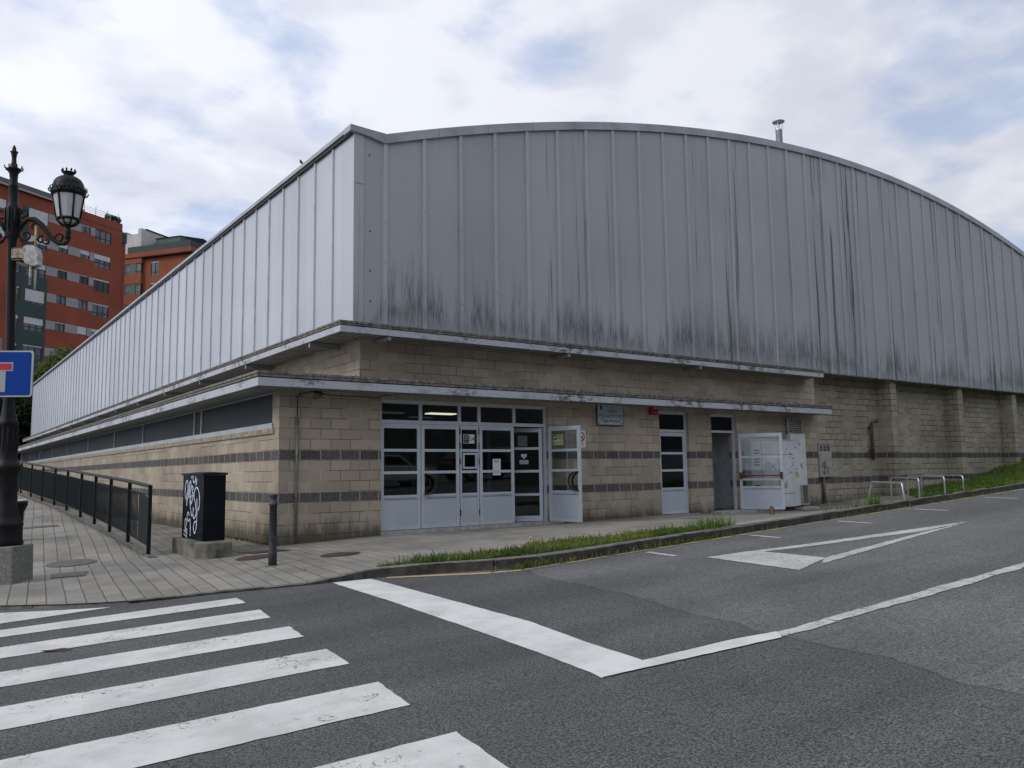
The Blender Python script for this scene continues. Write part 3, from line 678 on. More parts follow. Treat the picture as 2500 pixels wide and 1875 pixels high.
# inner glazed leaf seen through the open doorway
inn = leaf('inner_door', 1.25, z0 + .01, zt - .02, [.74, 1.26, 1.77], .12, T=TR(6.18, .17, R(152)), gl='glass'); inn['label'] = 'glazed screen inside the open doorway'
# second door, closed
mb = MB(); a, b = D2[0], D2[1]
mb.box(a, a + .05, YF, YF + .07, .12, 2.74); mb.box(b - .06, b, YF, YF + .07, .12, 2.74); mb.box(a + .05, b - .06, YF, YF + .07, 2.66, 2.74); mb.box(a + .05, b - .06, YF, YF + .07, 2.2, 2.27)
f2 = mb.build('side_door_frame', 'alu', hall); MB().box(a + .05, b - .06, YF + .03, YF + .036, 2.27, 2.66).build('transom_pane', 'glass', f2)
z2 = .13; r2 = rails_for(z2, .66, 2.19)
s2 = leaf('door', .97, z2, 2.19, r2, .66, T=TR(a + .055, YF)); s2['label'] = 'closed side door with red push bar'
mb = MB(); mb.tube([(.06, .08, 1.06), (.92, .08, 1.06)], .017, 8); mb.build('push_bar', 'red', s2); MB().box(.03, .08, .05, .11, .98, 1.14).build('bar_bracket', 'black', s2)
MB().box(a - .02, b + .25, -.1, .1, -.1, .115).build('door_sill', 'step', hall)
# third door: open outwards
a, b = D3[0], D3[1]; mb = MB()
mb.box(a, a + .04, YF, YF + .07, .12, 2.72); mb.box(b - .06, b, YF, YF + .07, .12, 2.72); mb.box(a + .04, b - .06, YF, YF + .07, 2.65, 2.72); mb.box(a + .04, b - .06, YF, YF + .07, 2.22, 2.28)
f3 = mb.build('side_door_frame', 'alu', hall); MB().box(a + .04, b - .06, YF + .03, YF + .036, 2.28, 2.65).build('transom_pane', 'glass', f3)
s3 = leaf('door', 1.15, .15, 2.19, [.95, 1.55], .62, T=TR(b + .0, -.02, R(-60)), gl='clear'); s3['label'] = 'side door standing wide open with red push bar'
mb = MB(); mb.tube([(.05, -.07, 1.05), (1.09, -.07, 1.05)], .018, 8); mb.build('push_bar', 'red', s3)
MB().box(.02, .075, -.1, 0, .97, 1.14).build('bar_bracket', 'black', s3); MB().box(1.07, 1.13, -.1, 0, .97, 1.14).build('bar_bracket', 'black', s3)
MB().box(a - .15, b + .35, -.36, .1, -.1, .135).build('door_sill', 'step', hall)
# rooms behind the glazing
mb = MB()
def room(x0, x1, y1, z0, z1, m=0, fl=1):
    mb.quad((x0, .3, z0), (x1, .3, z0), (x1, y1, z0), (x0, y1, z0), fl); mb.quad((x0, .3, z1), (x1, .3, z1), (x1, y1, z1), (x0, y1, z1), m)
    mb.quad((x0, .3, z0), (x0, y1, z0), (x0, y1, z1), (x0, .3, z1), m); mb.quad((x1, .3, z0), (x1, y1, z0), (x1, y1, z1), (x1, .3, z1), m); mb.quad((x0, y1, z0), (x1, y1, z0), (x1, y1, z1), (x0, y1, z1), m)
room(.4, 8.4, 7, .06, 2.8); room(8.6, 11.4, 4, .11, 2.8)
mb.build('lobby', ['inner', 'inner_floor'], hall)
mb = MB(); room(11.5, 13.2, .95, .13, 2.8, 3, 1); mb.quad((11.52, .94, .13), (13.18, .94, .13), (13.18, .94, 1.38), (11.52, .94, 1.38), 2); mb.box(11.52, 13.18, .925, .938, 1.38, 1.58, 3)
mb.build('side_room', ['inner', 'inner_floor', 'inner_grey', 'inner_light'], hall)
MB().box(12.4, 12.66, .86, .924, 1.72, 2.0).box(12.47, 12.59, .85, .86, 1.82, 1.92, 1).build('fuse_box', ['inner_light', 'black'], hall)
each('ceiling_lamp', 'lamp_on', hall, [(5.35, 6.15, 3.7, 4.0, 2.77, 2.795), (10.6, 10.75, 2.6, 2.75, 2.77, 2.795), (10.85, 11.0, 2.6, 2.75, 2.77, 2.795)])
each('ceiling_lamp', 'lamp_dim', hall, [(3.9, 4.7, 3.9, 4.2, 2.77, 2.795), (5.6, 6.3, 5.2, 5.35, 2.77, 2.795)])
# conduit and loose cable on the corner of the front wall
mb = MB(); mb.tube([(.325, -.035, .02), (.325, -.035, 1.2), (.325, -.035, 2.33)], .026, 10); [mb.box(.28, .37, -.04, 0, z, z + .03) for z in (.7, 1.5, 2.2)]
mb.build('conduit', 'galv', hall)
mb = MB(); P = lambda pts: [(x, -.03, z) for x, z in pts]
mb.tube(P([(.33, 2.33), (.325, 2.55), (.33, 2.70), (.36, 2.735), (.45, 2.75), (.6, 2.79), (.72, 2.80)]), .009, 6)
mb.tube(P([(.72, 2.80), (.82, 2.765), (.9, 2.745), (1.1, 2.735), (1.6, 2.735), (2.0, 2.73), (2.04, 2.77), (2.12, 2.79), (2.26, 2.785)]), .008, 6)
mb.tube(P([(.8, 2.77), (.78, 2.72), (.7, 2.66), (.64, 2.655), (.62, 2.69), (.68, 2.73), (.78, 2.745), (.86, 2.75)]), .007, 6)
mb.box(.66, .78, -.05, 0, 2.765, 2.81); mb.build('cable', 'black', hall)
# bent vent pipe on the recessed wall
mb = MB(); mb.tube([(20.35, .4, 1.46), (20.35, .4, 2.45), (20.36, .4, 2.6), (20.42, .39, 2.7), (20.52, .38, 2.745), (20.64, .37, 2.75)], .055, 10); [mb.box(20.26, 20.36, .4, .5, z, z + .05) for z in (1.75, 2.5)]
mb.build('vent_pipe', plain('rusty_dark_pipe', (.07, .055, .045), .7, .4, 10), hall)
# louvre tower against the front wall
louv = thing('ventilation_unit', 'tall white metal vent with two louvres at the right end of the front wall', 'vent', (15.1, 0, .12))
MT['white_panel'] = plain('white_sheet_metal', (.58, .61, .62), .45, .1, 3)
mb = MB(); mb.box(0, .72, -.13, 0, .04, 2.1); mb.build('casing', 'white_panel', louv)
MT['louvre'] = plain('louvre_paint', (.34, .33, .29), .5, .15, 6)
def louvre(x0, x1, z0, z1, n, par, y=-.06):
    mb = MB(); mb.box(x0, x1, y + .03, y + .06, z0, z1, 1); mb.box(x0, x0 + .03, y - .03, y + .03, z0, z1); mb.box(x1 - .03, x1, y - .03, y + .03, z0, z1); mb.box(x0 + .03, x1 - .03, y - .03, y + .03, z1 - .025, z1); mb.box(x0 + .03, x1 - .03, y - .03, y + .03, z0, z0 + .025)
    for k in range(n):
        z = z0 + .03 + (z1 - z0 - .05) * k / n; mb.box(x0 + .03, x1 - .03, y - .03, y + .02, z, z + .019)
        0 and mb.add([(x0 + .03, y - .03, z), (x1 - .03, y - .03, z), (x1 - .03, y + .025, z + .03), (x0 + .03, y + .025, z + .03), (x0 + .03, y - .03, z + .008), (x1 - .03, y - .03, z + .008), (x1 - .03, y + .025, z + .038), (x0 + .03, y + .025, z + .038)],
            [(0, 1, 2, 3), (7, 6, 5, 4), (0, 4, 5, 1), (2, 6, 7, 3)])
    return mb.build('louvre', ['louvre', 'black'], par)
louvre(-.02, .7, 2.1, 2.57, 8, louv); louvre(.36, .7, .06, .63, 9, louv, -.16)
MB().box(.2, .98, -.32, .0, -.08, -.0).build('base_slab', 'step', louv)
# white equipment cabinet with graffiti
MT['ink'] = plain('marker_ink', (.03, .03, .035), .5); MT['ink_red'] = plain('red_ink', (.3, .02, .08), .5); MT['ink_yellow'] = plain('yellow_spray', (.55, .5, .02), .5); MT['ink_blue'] = plain('pale_ink', (.16, .2, .22), .5)
cab = thing('equipment_cabinet', 'white sheet metal equipment cabinet with scribbled tags behind the open side door', 'cabinet', (13.14, -.225, .1))
mb = MB(); mb.box(0, 1.97, 0, .22, .05, 1.92); mb.build('body', 'white_panel', cab, .008)
MB().box(-.02, 1.99, -.02, .222, 1.92, 1.945).build('lid', 'alu', cab); MB().box(.05, 1.9, .02, .22, -.08, .05).build('plinth', 'alu', cab)
mb = MB(); mb.box(.46, .47, -.004, 0, .06, 1.9); mb.box(1.22, 1.23, -.004, 0, .43, 1.52); mb.box(.47, 1.95, -.004, 0, 1.52, 1.53); mb.box(.47, 1.95, -.004, 0, .42, .43)
for z in (1.62, 1.54, 1.38, 1.30, 1.22, .66, .58, .5): mb.box(.14, .36, -.006, 0, z, z + .035)
mb.build('seams_and_vents', 'black', cab)
mb = MB(); TT = lambda a, b, l: (a, -l, b)
scribble(mb, [[(.66, 1.28), (.6, 1.2), (.64, 1.12), (.71, 1.16), (.72, 1.25), (.66, 1.29)], [(.74, 1.27), (.86, 1.28), (.74, 1.13), (.87, 1.14)], [(.87, 1.12), (.94, 1.26), (.97, 1.13)], [(.9, 1.19), (.98, 1.19)], [(1.02, 1.27), (1.0, 1.14)], [(1.1, 1.28), (1.0, 1.2), (1.1, 1.08)]], TT, .014)
def tags(x0, x1, z0, z1, n, sz):
    for k in range(n):
        cx, cz = random.uniform(x0, x1), random.uniform(z0, z1)
        st = [(cx + random.uniform(-sz, sz), cz + random.uniform(-sz, sz)) for _ in range(random.randint(4, 8))]; scribble(mb, [st], TT, .008, random.choice((0, 0, 3, 3, 1)))
tags(1.45, 1.88, 1.0, 1.8, 8, .08); tags(1.45, 1.85, .6, .9, 3, .07)
mb.build('graffiti', ['ink', 'ink_red', 'ink_yellow', 'ink_blue'], cab)
mb = MB(); TT = lambda a, b, l: (a, -.13 - l, b); tags(.12, .6, 1.0, 1.9, 5, .07)
scribble(mb, [[(.12, .95), (.2, .99), (.3, .9), (.2, .86), (.14, .93), (.24, .97), (.28, .84)], [(.1, .86), (.3, .93)], [(.14, .84), (.26, .95)]], TT, .035, 2)
mb.build('graffiti', ['ink', 'ink_red', 'ink_yellow', 'ink_blue'], louv)
# meter boxes on the recessed wall
met = thing('meter_box', 'grey meter box with three small windows and a black tag', 'meter box', (17.28, .5, .95))
MT['beige_box'] = plain('grp_grey_beige', (.36, .35, .31), .6, .15, 6)
MB().box(0, .7, -.1, 0, 0, .5).build('lower_box', 'beige_box', met, .004); MB().box(0, .69, -.09, 0, .52, 1.02).build('upper_box', 'beige_box', met, .004); each('lid', 'beige_box', met, [(-.03, .73, -.12, 0, 1.02, 1.045), (-.01, .71, -.11, 0, .5, .52)])
each('window', 'black', met, [(.07 + k * .2, .07 + k * .2 + .14, -.096, -.09, .8, .96) for k in range(3)])
mb = MB(); TT = lambda a, b, l: (a, -.094 - l, b); scribble(mb, [[(.1 + k * .2, .84), (.13 + k * .2, .93), (.15 + k * .2, .84), (.18 + k * .2, .9)] for k in range(3)], TT, .01, 0); mb.build('dials', 'beige_box', met)
mb = MB(); TT = lambda a, b, l: (a, -.1 - l, b)
scribble(mb, [[(.12, .42), (.18, .3), (.2, .45)], [(.22, .4), (.3, .44), (.22, .3), (.32, .33), (.26, .38)], [(.3, .46), (.36, .34), (.28, .36)], [(.2, .24), (.3, .3), (.34, .18), (.24, .12), (.26, .26), (.36, .28)], [(.38, .28), (.46, .3), (.4, .1), (.5, .2), (.44, .3)], [(.15, .2), (.25, .06)], [(.22, .17), (.3, .03)]], TT, .018)
mb.build('graffiti', 'ink', met)
mb = MB(); mb.tube([(.24, -.055, 0), (.24, -.055, -.8)], .05, 10); mb.build('cable_duct', 'kerb', met)

# ---- signs on the front wall
MT['sign_white'] = plain('sign_enamel', (.4, .47, .5), .35, .06, 4); MT['sign_edge'] = plain('sign_edge', (.03, .05, .075), .5); MT['navy'] = plain('navy_lettering', (.012, .04, .075), .5)
sg = thing('building_sign', 'square pale enamel nameplate with dark lettering and a small crest, high on the front wall', 'sign', (8.13, -.03, 2.62))
mb = MB(); mb.box(-.43, .43, -.012, .03, -.3, .3); mb.build('backing', 'sign_edge', sg); MB().box(-.41, .41, -.018, -.012, -.28, .28).build('plate', 'sign_white', sg, .002)
for s_, sz, x, z in (('AYUNTAMIENTO', .085, .06, .185), ('DE', .06, .06, .105), ('OVIEDO', .085, .06, .01), ('POLIDEPORTIVO', .108, 0, -.115)): text(sg, 'lettering', s_, sz, (x, -.02, z), mat='navy', sx=.92)
text(sg, 'lettering', '"Pepín Moreno"', .115, (.01, -.02, -.225), mat='navy', sx=.92)
mb = MB(); mb.lathe([(.0, 0), (.035, .001), (.034, .004)], (0, 0, 0), 14); o = mb.build('crest', 'navy', sg); o.location = (-.3, -.018, .12); o.rotation_euler = (R(90), 0, 0); o.scale = (1, 1.6, 1)
MB().prism([(-.03, 0), (.03, 0), (.035, .04), (.018, .022), (0, .045), (-.018, .022), (-.035, .04)], -.003, 0).build('crown', 'navy', sg).location = (-.3, -.018, .185)
each('screw', 'black', sg, [(x - .014, x + .014, -.026, -.018, z - .014, z + .014) for x in (-.37, .37) for z in (-.245, .245)])
al = thing('alarm_box', 'small dark red alarm box with white lettering beside the building sign', 'alarm', (9.6, 0, 2.76))
mb = MB(); mb.box(-.13, .13, -.09, 0, -.14, .16); mb.build('case', 'red', al, .012); MB().box(-.03, .09, -.094, -.09, .0, .08).build('label_plate', 'sign_white', al)
text(al, 'lettering', '112', .06, (.03, -.096, .018), mat='red'); text(al, 'lettering', 'ALARMA', .045, (.02, -.093, -.1), mat='sign_white')
MT['white'] = plain('white_board', (.66, .66, .68), .4, .05, 4); MT['sred'] = plain('sign_red', (.42, .01, .03), .4)
ns = thing('prohibition_sign', 'white no smoking notice with a red ring, half hidden by the open entrance leaf', 'sign', (7.2, -.012, 1.985))
MB().box(-.14, .15, -.004, .004, -.2, .21).build('board', 'white', ns)
def ring(r0, r1, n=32):
    mb = MB(); vs = []
    for i in range(n):
        t = 2 * math.pi * i / n; vs += [(r0 * math.cos(t), 0, r0 * math.sin(t)), (r1 * math.cos(t), 0, r1 * math.sin(t))]
    mb.add(vs, [(2 * i, 2 * i + 1, (2 * i + 3) % (2 * n), (2 * i + 2) % (2 * n)) for i in range(n)]); return mb
rg = ring(.085, .115); o = rg.build('ring', 'sred', ns); o.location = (.005, -.007, .055)
MB().box(-.095, .095, -.001, 0, -.013, .013).build('bar', 'sred', ns).matrix_local = Matrix.Translation((.005, -.008, .055)) @ Matrix.Rotation(R(45), 4, 'Y')
MB().box(-.06, .05, -.0005, .0005, -.009, .009).box(.052, .062, -.0005, .0005, -.009, .02).build('cigarette', 'black', ns).location = (.005, -.0065, .055)
text(ns, 'lettering', 'NO FUMAR', .035, (.005, -.0055, -.11), mat='ink'); text(ns, 'lettering', 'ESPACIO SIN HUMO', .018, (.005, -.0055, -.15), mat='sred')
each('screw', 'black', ns, [(x - .007, x + .007, -.008, -.004, z - .007, z + .007) for x in (-.125, .135) for z in (-.185, .19)])
# stickers and notices on the glass
MT['lime'] = plain('pale_green_sticker', (.42, .48, .24), .4); MT['dgreen'] = plain('dark_green_print', (.02, .075, .05), .4)
st = thing('door_sticker', 'pale green sticker with a heart symbol on the open entrance leaf', 'sticker', (6.235, .0, 0), R(-80))
MB().box(.13, .43, .014, .018, 1.83, 2.07).build('film', 'lime', st); MB().box(.14, .25, .0125, .014, 1.95, 2.06).build('pictogram_field', 'dgreen', st)
text(st, 'lettering', 'ZONA', .06, (.34, .0125, 2.01), mat='dgreen'); text(st, 'lettering', 'CARDIO', .05, (.34, .0125, 1.96), mat='dgreen'); MB().box(.16, .2, .0125, .014, 1.86, 1.9).build('emblem', 'dgreen', st); text(st, 'lettering', 'PROTEGIDA', .035, (.32, .0125, 1.87), mat='dgreen')
def heart(s=1.): return [(s * .016 * 16 * math.sin(t) ** 3 / 4, s * .016 * (13 * math.cos(t) - 5 * math.cos(2 * t) - 2 * math.cos(3 * t) - math.cos(4 * t)) / 4) for t in [2 * math.pi * k / 24 for k in range(24)]]
MB().prism(heart(.6), -.001, 0).build('heart', 'lime', st).location = (.195, .012, 2.005)
pn = thing('number_plate', 'small white plate with dark green field and the number 54 on the narrow entrance pane', 'sign', (4.17, YF + .016, 1.96))
MB().box(-.14, .14, 0, .003, -.095, .095).build('plate', 'white', pn); MB().box(-.13, .0, -.002, 0, -.085, .085).build('green_field', 'dgreen', pn)
text(pn, 'lettering', '54', .14, (.07, -.002, -.045), mat='ink'); text(pn, 'lettering', 'ACCESO', .03, (-.065, -.0035, .03), mat='white'); text(pn, 'lettering', 'PISTAS', .03, (-.065, -.0035, -.02), mat='white')
po = thing('paper_notice', 'white printed paper notice taped to the pane left of the open doorway', 'notice', (4.88, YF + .014, 1.36))
MB().box(-.105, .105, 0, .002, -.175, .175).build('sheet', 'white', po)
mb = MB(); [mb.box(-.07, random.uniform(.03, .075), -.001, 0, z, z + .006) for z in (.14, .125, .11, .095, -.09, -.105)]; mb.build('print', 'ink', po)
MT['glass_white'] = plain('white_vinyl', (.5, .52, .53), .5)
de = thing('defibrillator_sticker', 'white heart and DEA lettering on the dark glass inside the open doorway', 'sticker', (6.18, .17, 0), R(152))
o = MB().prism(heart(1.1), 0, .001).build('heart', 'glass_white', de); o.location = (.42, .052, 1.6)
MB().box(.32, .52, .05, .052, 1.42, 1.51).build('label_field', 'glass_white', de); text(de, 'lettering', 'DEA', .08, (.42, .054, 1.435), rot=(R(90), 0, R(180)), mat='black')
MB().box(.34, .56, .05, .052, 1.82, 2.06).build('notice', plain('dim_paper', (.12, .13, .13), .7), de)

# ================================================================ street furniture
MT['iron'] = plain('black_cast_iron', (.008, .008, .009), .5, .3, 12, spec=.22, bump=.1); MT['granite'] = plain('granite', (.17, .17, .155), .85, .35, 40, bump=.3)
MT['lantern_glass'] = plain('frosted_lantern_glass', (.5, .5, .5), .35, .08, 3); MT['brown_iron'] = plain('weathered_iron', (.016, .013, .011), .6, .4, 12, spec=.2)
def zs(z): return 1.27 + (z - 1.27) * 1.043 if z > 1.27 else z
LZ = -.19
lamp = thing('street_lamp', 'ornate black cast iron street lamp with crowned lantern on a granite plinth', 'street lamp', (-4.19, -.82, LZ), R(-36.1))
lamp.rotation_euler = Matrix.Rotation(R(-36.1), 4, 'Z').to_euler(); lamp.rotation_euler[1] = R(-1.75)
H = lambda z: zs(z) - LZ
MB().box(-.27, .245, -.25, .25, -.25, .52).build('plinth', 'granite', lamp, .015)
bpy.data.objects['plinth'].rotation_euler = (0, R(1.75), R(7))
pr = [(.2, .521), (.215, .54), (.2, .6), (.2, .78), (.21, .8), (.205, .83), (.17, .88), (.15, .95), (.15, 1.0), (.13, 1.05), (.125, 1.5), (.15, 1.55), (.17, 1.6), (.175, 1.64), (.14, 1.67), (.115, 1.75), (.115, 2.2), (.135, 2.23), (.115, 2.27), (.085, 2.4), (.068, 2.6), (.06, H(3.2)), (.058, H(4.58)),
      (.075, H(4.62)), (.088, H(4.66)), (.09, H(4.72)), (.095, H(4.98)), (.1, H(5.02)), (.088, H(5.07)), (.075, H(5.1)), (.064, H(5.15)), (.062, H(5.36)), (.066, H(5.37)), (.056, H(5.4)), (.052, H(5.48)), (.06, H(5.56)), (.09, H(5.6)), (.1, H(5.62)), (.075, H(5.64)), (.045, H(5.66)), (.05, H(5.69)), (.035, H(5.71)), (.03, H(5.78)), (.04, H(5.85)), (.055, H(5.88)), (.028, H(5.89)), (.026, H(5.93)), (.012, H(5.97)), (.001, H(5.98))]
mb = MB(); mb.lathe(pr, (0, 0, 0), 24)
for k in range(12): t = k * math.pi / 6; mb.tube([(.1 * math.cos(t), .1 * math.sin(t), 1.72), (.118 * math.cos(t), .118 * math.sin(t), 1.9), (.117 * math.cos(t), .117 * math.sin(t), 2.2)], .008, 5)
for k in range(8): t = k * math.pi / 4; mb.tube([(.085 * math.cos(t), .085 * math.sin(t), H(4.7)), (.103 * math.cos(t), .103 * math.sin(t), H(4.85)), (.1 * math.cos(t), .1 * math.sin(t), H(5.05))], .01, 5); mb.tube([(.07 * math.cos(t), .07 * math.sin(t), H(5.6)), (.115 * math.cos(t), .115 * math.sin(t), H(5.625)), (.12 * math.cos(t), .12 * math.sin(t), H(5.66))], .01, 5)
mb.build('pole', 'iron', lamp)
def spiral(cx, cz, r0, r1, a0, a1, n=16): return [(cx + (r0 + (r1 - r0) * k / n) * math.cos(a0 + (a1 - a0) * k / n), 0, cz + (r0 + (r1 - r0) * k / n) * math.sin(a0 + (a1 - a0) * k / n)) for k in range(n + 1)]
def arm_and_lantern(sgn):
    g = lambda pts: [(sgn * x, y, z) for x, y, z in pts]
    mb = MB()
    mb.tube(g([(.07, 0, H(4.72)), (.14, 0, H(4.82)), (.22, 0, H(4.885)), (.32, 0, H(4.88)), (.42, 0, H(4.80)), (.52, 0, H(4.67)), (.60, 0, H(4.575)), (.68, 0, H(4.515)), (.76, 0, H(4.51)), (.81, 0, H(4.545)), (.82, 0, H(4.6))]), [.034, .038, .04, .041, .04, .037, .035, .033, .032, .03, .03], 10)
    for a in (spiral(.16, H(4.98), .075, .03, -1.9, 3.6), spiral(.2, H(4.66), .12, .05, 2.0, 6.4), spiral(.2, H(4.66), .05, .02, 0.2, 5.), spiral(.42, H(4.58), .06, .02, 1.2, 7.), spiral(.5, H(4.56), .05, .015, -2.6, 3.), spiral(.68, H(4.6), .06, .05, 0., 6.28), spiral(.33, H(4.76), .09, .04, 0.3, 3.6)):
        mb.tube(g(a), .015, 6)
    mb.tube(g([(.12, 0, H(4.58)), (.2, 0, H(4.54)), (.3, 0, H(4.55)), (.38, 0, H(4.6))]), .011, 6)
    mb.build('arm', 'brown_iron', lamp)
    X = sgn * .81; lan = MB()
    lan.lathe([(.03, H(4.56)), (.045, H(4.6)), (.035, H(4.64)), (.05, H(4.67)), (.036, H(4.70)), (.035, H(4.74)), (.055, H(4.76)), (.04, H(4.78))], (X, 0, 0), 16)
    for k in range(8):
        t = k * math.pi / 4; c, s_ = math.cos(t), math.sin(t)
        lan.tube([(X + .03 * c, .03 * s_, H(4.76)), (X + .08 * c, .08 * s_, H(4.77)), (X + .13 * c, .13 * s_, H(4.81)), (X + .15 * c, .15 * s_, H(4.84))], .012, 5)
        if k < 6: c6, s6 = math.cos(k * math.pi / 3 + .35), math.sin(k * math.pi / 3 + .35); lan.tube([(X + .151 * c6, .151 * s6, H(4.85)), (X + .208 * c6, .208 * s6, H(5.2))], .013, 6)
        lan.tube([(X + (.2 + .02 * q) * c - s_ * .03 * math.sin(q * 1.6), (.2 + .02 * q) * s_ + c * .03 * math.sin(q * 1.6), H(5.25 + .03 * math.sin(q * 2.2))) for q in [k2 * .45 for k2 in range(8)]], .010, 5)
    lan.lathe([(.14, H(4.835)), (.162, H(4.84)), (.164, H(4.865)), (.15, H(4.87))], (X, 0, 0), 28)
    lan.lathe([(.2, H(5.19)), (.225, H(5.2)), (.235, H(5.235)), (.225, H(5.255)), (.225, H(5.28)), (.21, H(5.3)), (.208, H(5.34)), (.198, H(5.385)), (.17, H(5.43)), (.12, H(5.465)), (.06, H(5.48)), (.06, H(5.5)), (.085, H(5.53)), (.09, H(5.54)), (.0, H(5.54))], (X, 0, 0), 28)
    for k in range(24): t = k * math.pi / 12; lan.tube([(X + .226 * math.cos(t), .226 * math.sin(t), H(5.26)), (X + .25 * math.cos(t), .25 * math.sin(t), H(5.29 + .012 * (k % 2))), (X + .235 * math.cos(t), .235 * math.sin(t), H(5.31))], .008, 5)
    for k in range(9): t = k * math.pi / 4.5; lan.tube([(X + .083 * math.cos(t), .083 * math.sin(t), H(5.535)), (X + .09 * math.cos(t), .09 * math.sin(t), H(5.565)), (X + .092 * math.cos(t), .092 * math.sin(t), H(5.585))], [.008, .014, .006], 6)
    lo = lan.build('lantern', 'iron', lamp)
    MB().lathe([(.1, H(4.80)), (.145, H(4.865)), (.2, H(5.2)), (.12, H(5.22))], (X, 0, 0), 16, sm=False).build('lantern_glass', 'lantern_glass', lo)
arm_and_lantern(1); arm_and_lantern(-1)
# antenna unit strapped to the lamp post
MT['offwhite'] = plain('weathered_white_plastic', (.4, .4, .38), .5, .35, 14); MT['rust'] = plain('rusty_clamp', (.16, .09, .06), .8, .6, 25); MT['tape'] = plain('aged_yellow_sleeve', (.42, .4, .2), .6, .15, 9)
an = thing('antenna_unit', 'weathered white antenna box with rods clamped to the street lamp post', 'antenna', (-4.22, -.80, 0), R(-36.1))
bx = [(.08, 4.48), (.13, 4.505), (.22, 4.5), (.28, 4.46), (.31, 4.38), (.31, 4.22), (.24, 4.2), (.12, 4.24), (.07, 4.34)]
MB().prism([(a - .0, zs(z)) for a, z in bx], -.06, .06).build('housing', 'offwhite', an, .008)
each('clamp', 'rust', an, [(-.16, .14, -.045, .045, zs(4.455), zs(4.475)), (-.16, .12, -.05, .05, zs(4.29), zs(4.31))])
MB().box(-.08, .1, -.065, .065, zs(4.32), zs(4.45)).build('bracket', plain('cream_plastic', (.33, .28, .2), .7, .5, 25), an)
MB().tube([(.0, 0, zs(4.27)), (.1, 0, zs(4.22)), (.2, .01, zs(4.21)), (.27, 0, zs(4.235))], [.03, .038, .035, .02], 8).build('cable_bundle', plain('old_cables', (.12, .11, .08), .8, .7, 40), an)
MB().tube([(.19, -.03, zs(4.22)), (.19, -.03, zs(3.94))], .017, 8).build('lower_rod', 'offwhite', an); MB().tube([(.235, .02, zs(4.22)), (.235, .02, zs(3.89))], .015, 8).build('lower_rod', 'offwhite', an)
MB().tube([(.225, 0, zs(4.48)), (.225, 0, zs(4.79))], .016, 8).build('upper_rod', 'tape', an)
# no-through-road sign
MT['blue'] = plain('sign_blue', (.002, .045, .27), .6, .04, 3, spec=.15); MT['rim'] = plain('sign_rim', (.42, .45, .47), .45, .08, 4); MT['sign_grey'] = plain('sign_grey_white', (.33, .35, .35), .5, .04, 4)
sp = thing('road_sign', 'blue rectangular no through road sign with red and white T symbol beside the street lamp', 'road sign', (-4.43, -1.48, 2.68), R(-30))
def rrect(w_, h_, r, n=6): return [(sx * (w_ - r) + r * math.cos(a0 + q * math.pi / 2 / n), sz * (h_ - r) + r * math.sin(a0 + q * math.pi / 2 / n)) for sx, sz, a0 in ((1, 1, 0), (-1, 1, math.pi / 2), (-1, -1, math.pi), (1, -1, 1.5 * math.pi)) for q in range(n + 1)]
MB().prism(rrect(.42, .315, .04), -.004, .02).build('plate', 'rim', sp); MB().prism(rrect(.4, .296, .03), -.007, -.0042).build('blue_field', 'blue', sp)
MB().box(-.17, .17, -.0095, -.0072, .035, .155).box(-.08, .08, -.0095, -.0072, -.25, .034).build('white_symbol', 'sign_grey', sp)
MB().box(-.153, .153, -.0115, -.0098, .052, .138).build('red_bar', 'sred', sp)
MB().tube([(-.05, .05, .5), (-.05, .05, -2.85)], .03, 12).build('post', 'galv', sp); MB().box(-.2, .2, .02, .035, .18, .22).box(-.2, .2, .02, .035, -.2, -.16).build('bracket', 'galv', sp)
# litter bin
lb = thing('litter_bin', 'dark round litter bin with bright metal rim behind the street lamp', 'litter bin', (-3.72, 4.1, pave_z(-3.72, 4.1)))
MB().lathe([(.16, 0), (.17, .03), (.18, .55), (.23, .66), (.24, .68), (.24, .76), (.2, .765)], (0, 0, 0), 20).build('body', 'iron', lb)
MB().lathe([(.245, .755), (.25, .775), (.23, .79), (.17, .785), (.16, .76)], (0, 0, 0), 20).build('rim', 'steel', lb)
# street cabinet
MT['cab_black'] = plain('black_cabinet_paint', (.004, .006, .010), .6, .3, 3, spec=.15)
cz = -.07
uc = thing('street_cabinet', 'black street cabinet covered in white spray tags on a mossy concrete base', 'cabinet', (-1.27, -.04, cz))
def moss():
    m = M('mossy_concrete'); n = m.noise(scale=6, detail=6, rough=.65); c = m.mix(m.mr(n, .3, .7), (.11, .105, .085), (.2, .19, .16)); g = m.mr(m.noise(scale=3.3, detail=5), .48, .62)
    c = m.mix(m.ma('MULTIPLY', g, .8), c, (.045, .05, .018)); m.bump(n, .7, .03); return m.fin(c, .95)
MT['moss'] = moss()
bp = [(-.31, .9), (-.31, -.62), (-.2, -.82), (.2, -.85), (.24, .9)]
MB().prism(bp, -.1, .27, axis='z').build('base', 'moss', uc, .02)
MB().box(-.175, .185, -.475, .8, .27, 1.345).build('body', 'cab_black', uc, .004)
MB().box(-.2, .21, -.5, .83, 1.346, 1.375).add([(-.2, -.5, 1.375), (.21, -.5, 1.375), (.21, .83, 1.375), (-.2, .83, 1.375), (.005, -.35, 1.4), (.005, .65, 1.4)], [(0, 1, 4), (1, 2, 5, 4), (2, 3, 5), (3, 0, 4, 5)]).build('lid', 'cab_black', uc)
MB().box(-.178, -.1755, -.006, .004, .3, 1.32).box(-.19, -.176, -.44, -.425, .33, .38).build('door_seam', 'iron', uc)
MT['spray'] = plain('white_spray', (.55, .62, .72), .6, .1, 20)
mb = MB(); k = 1.0
def TT(a, b, l): return (-.176 - l, .72 - a * 1.35, .30 + b)        # a: 0 at the left edge of the side face, b: height
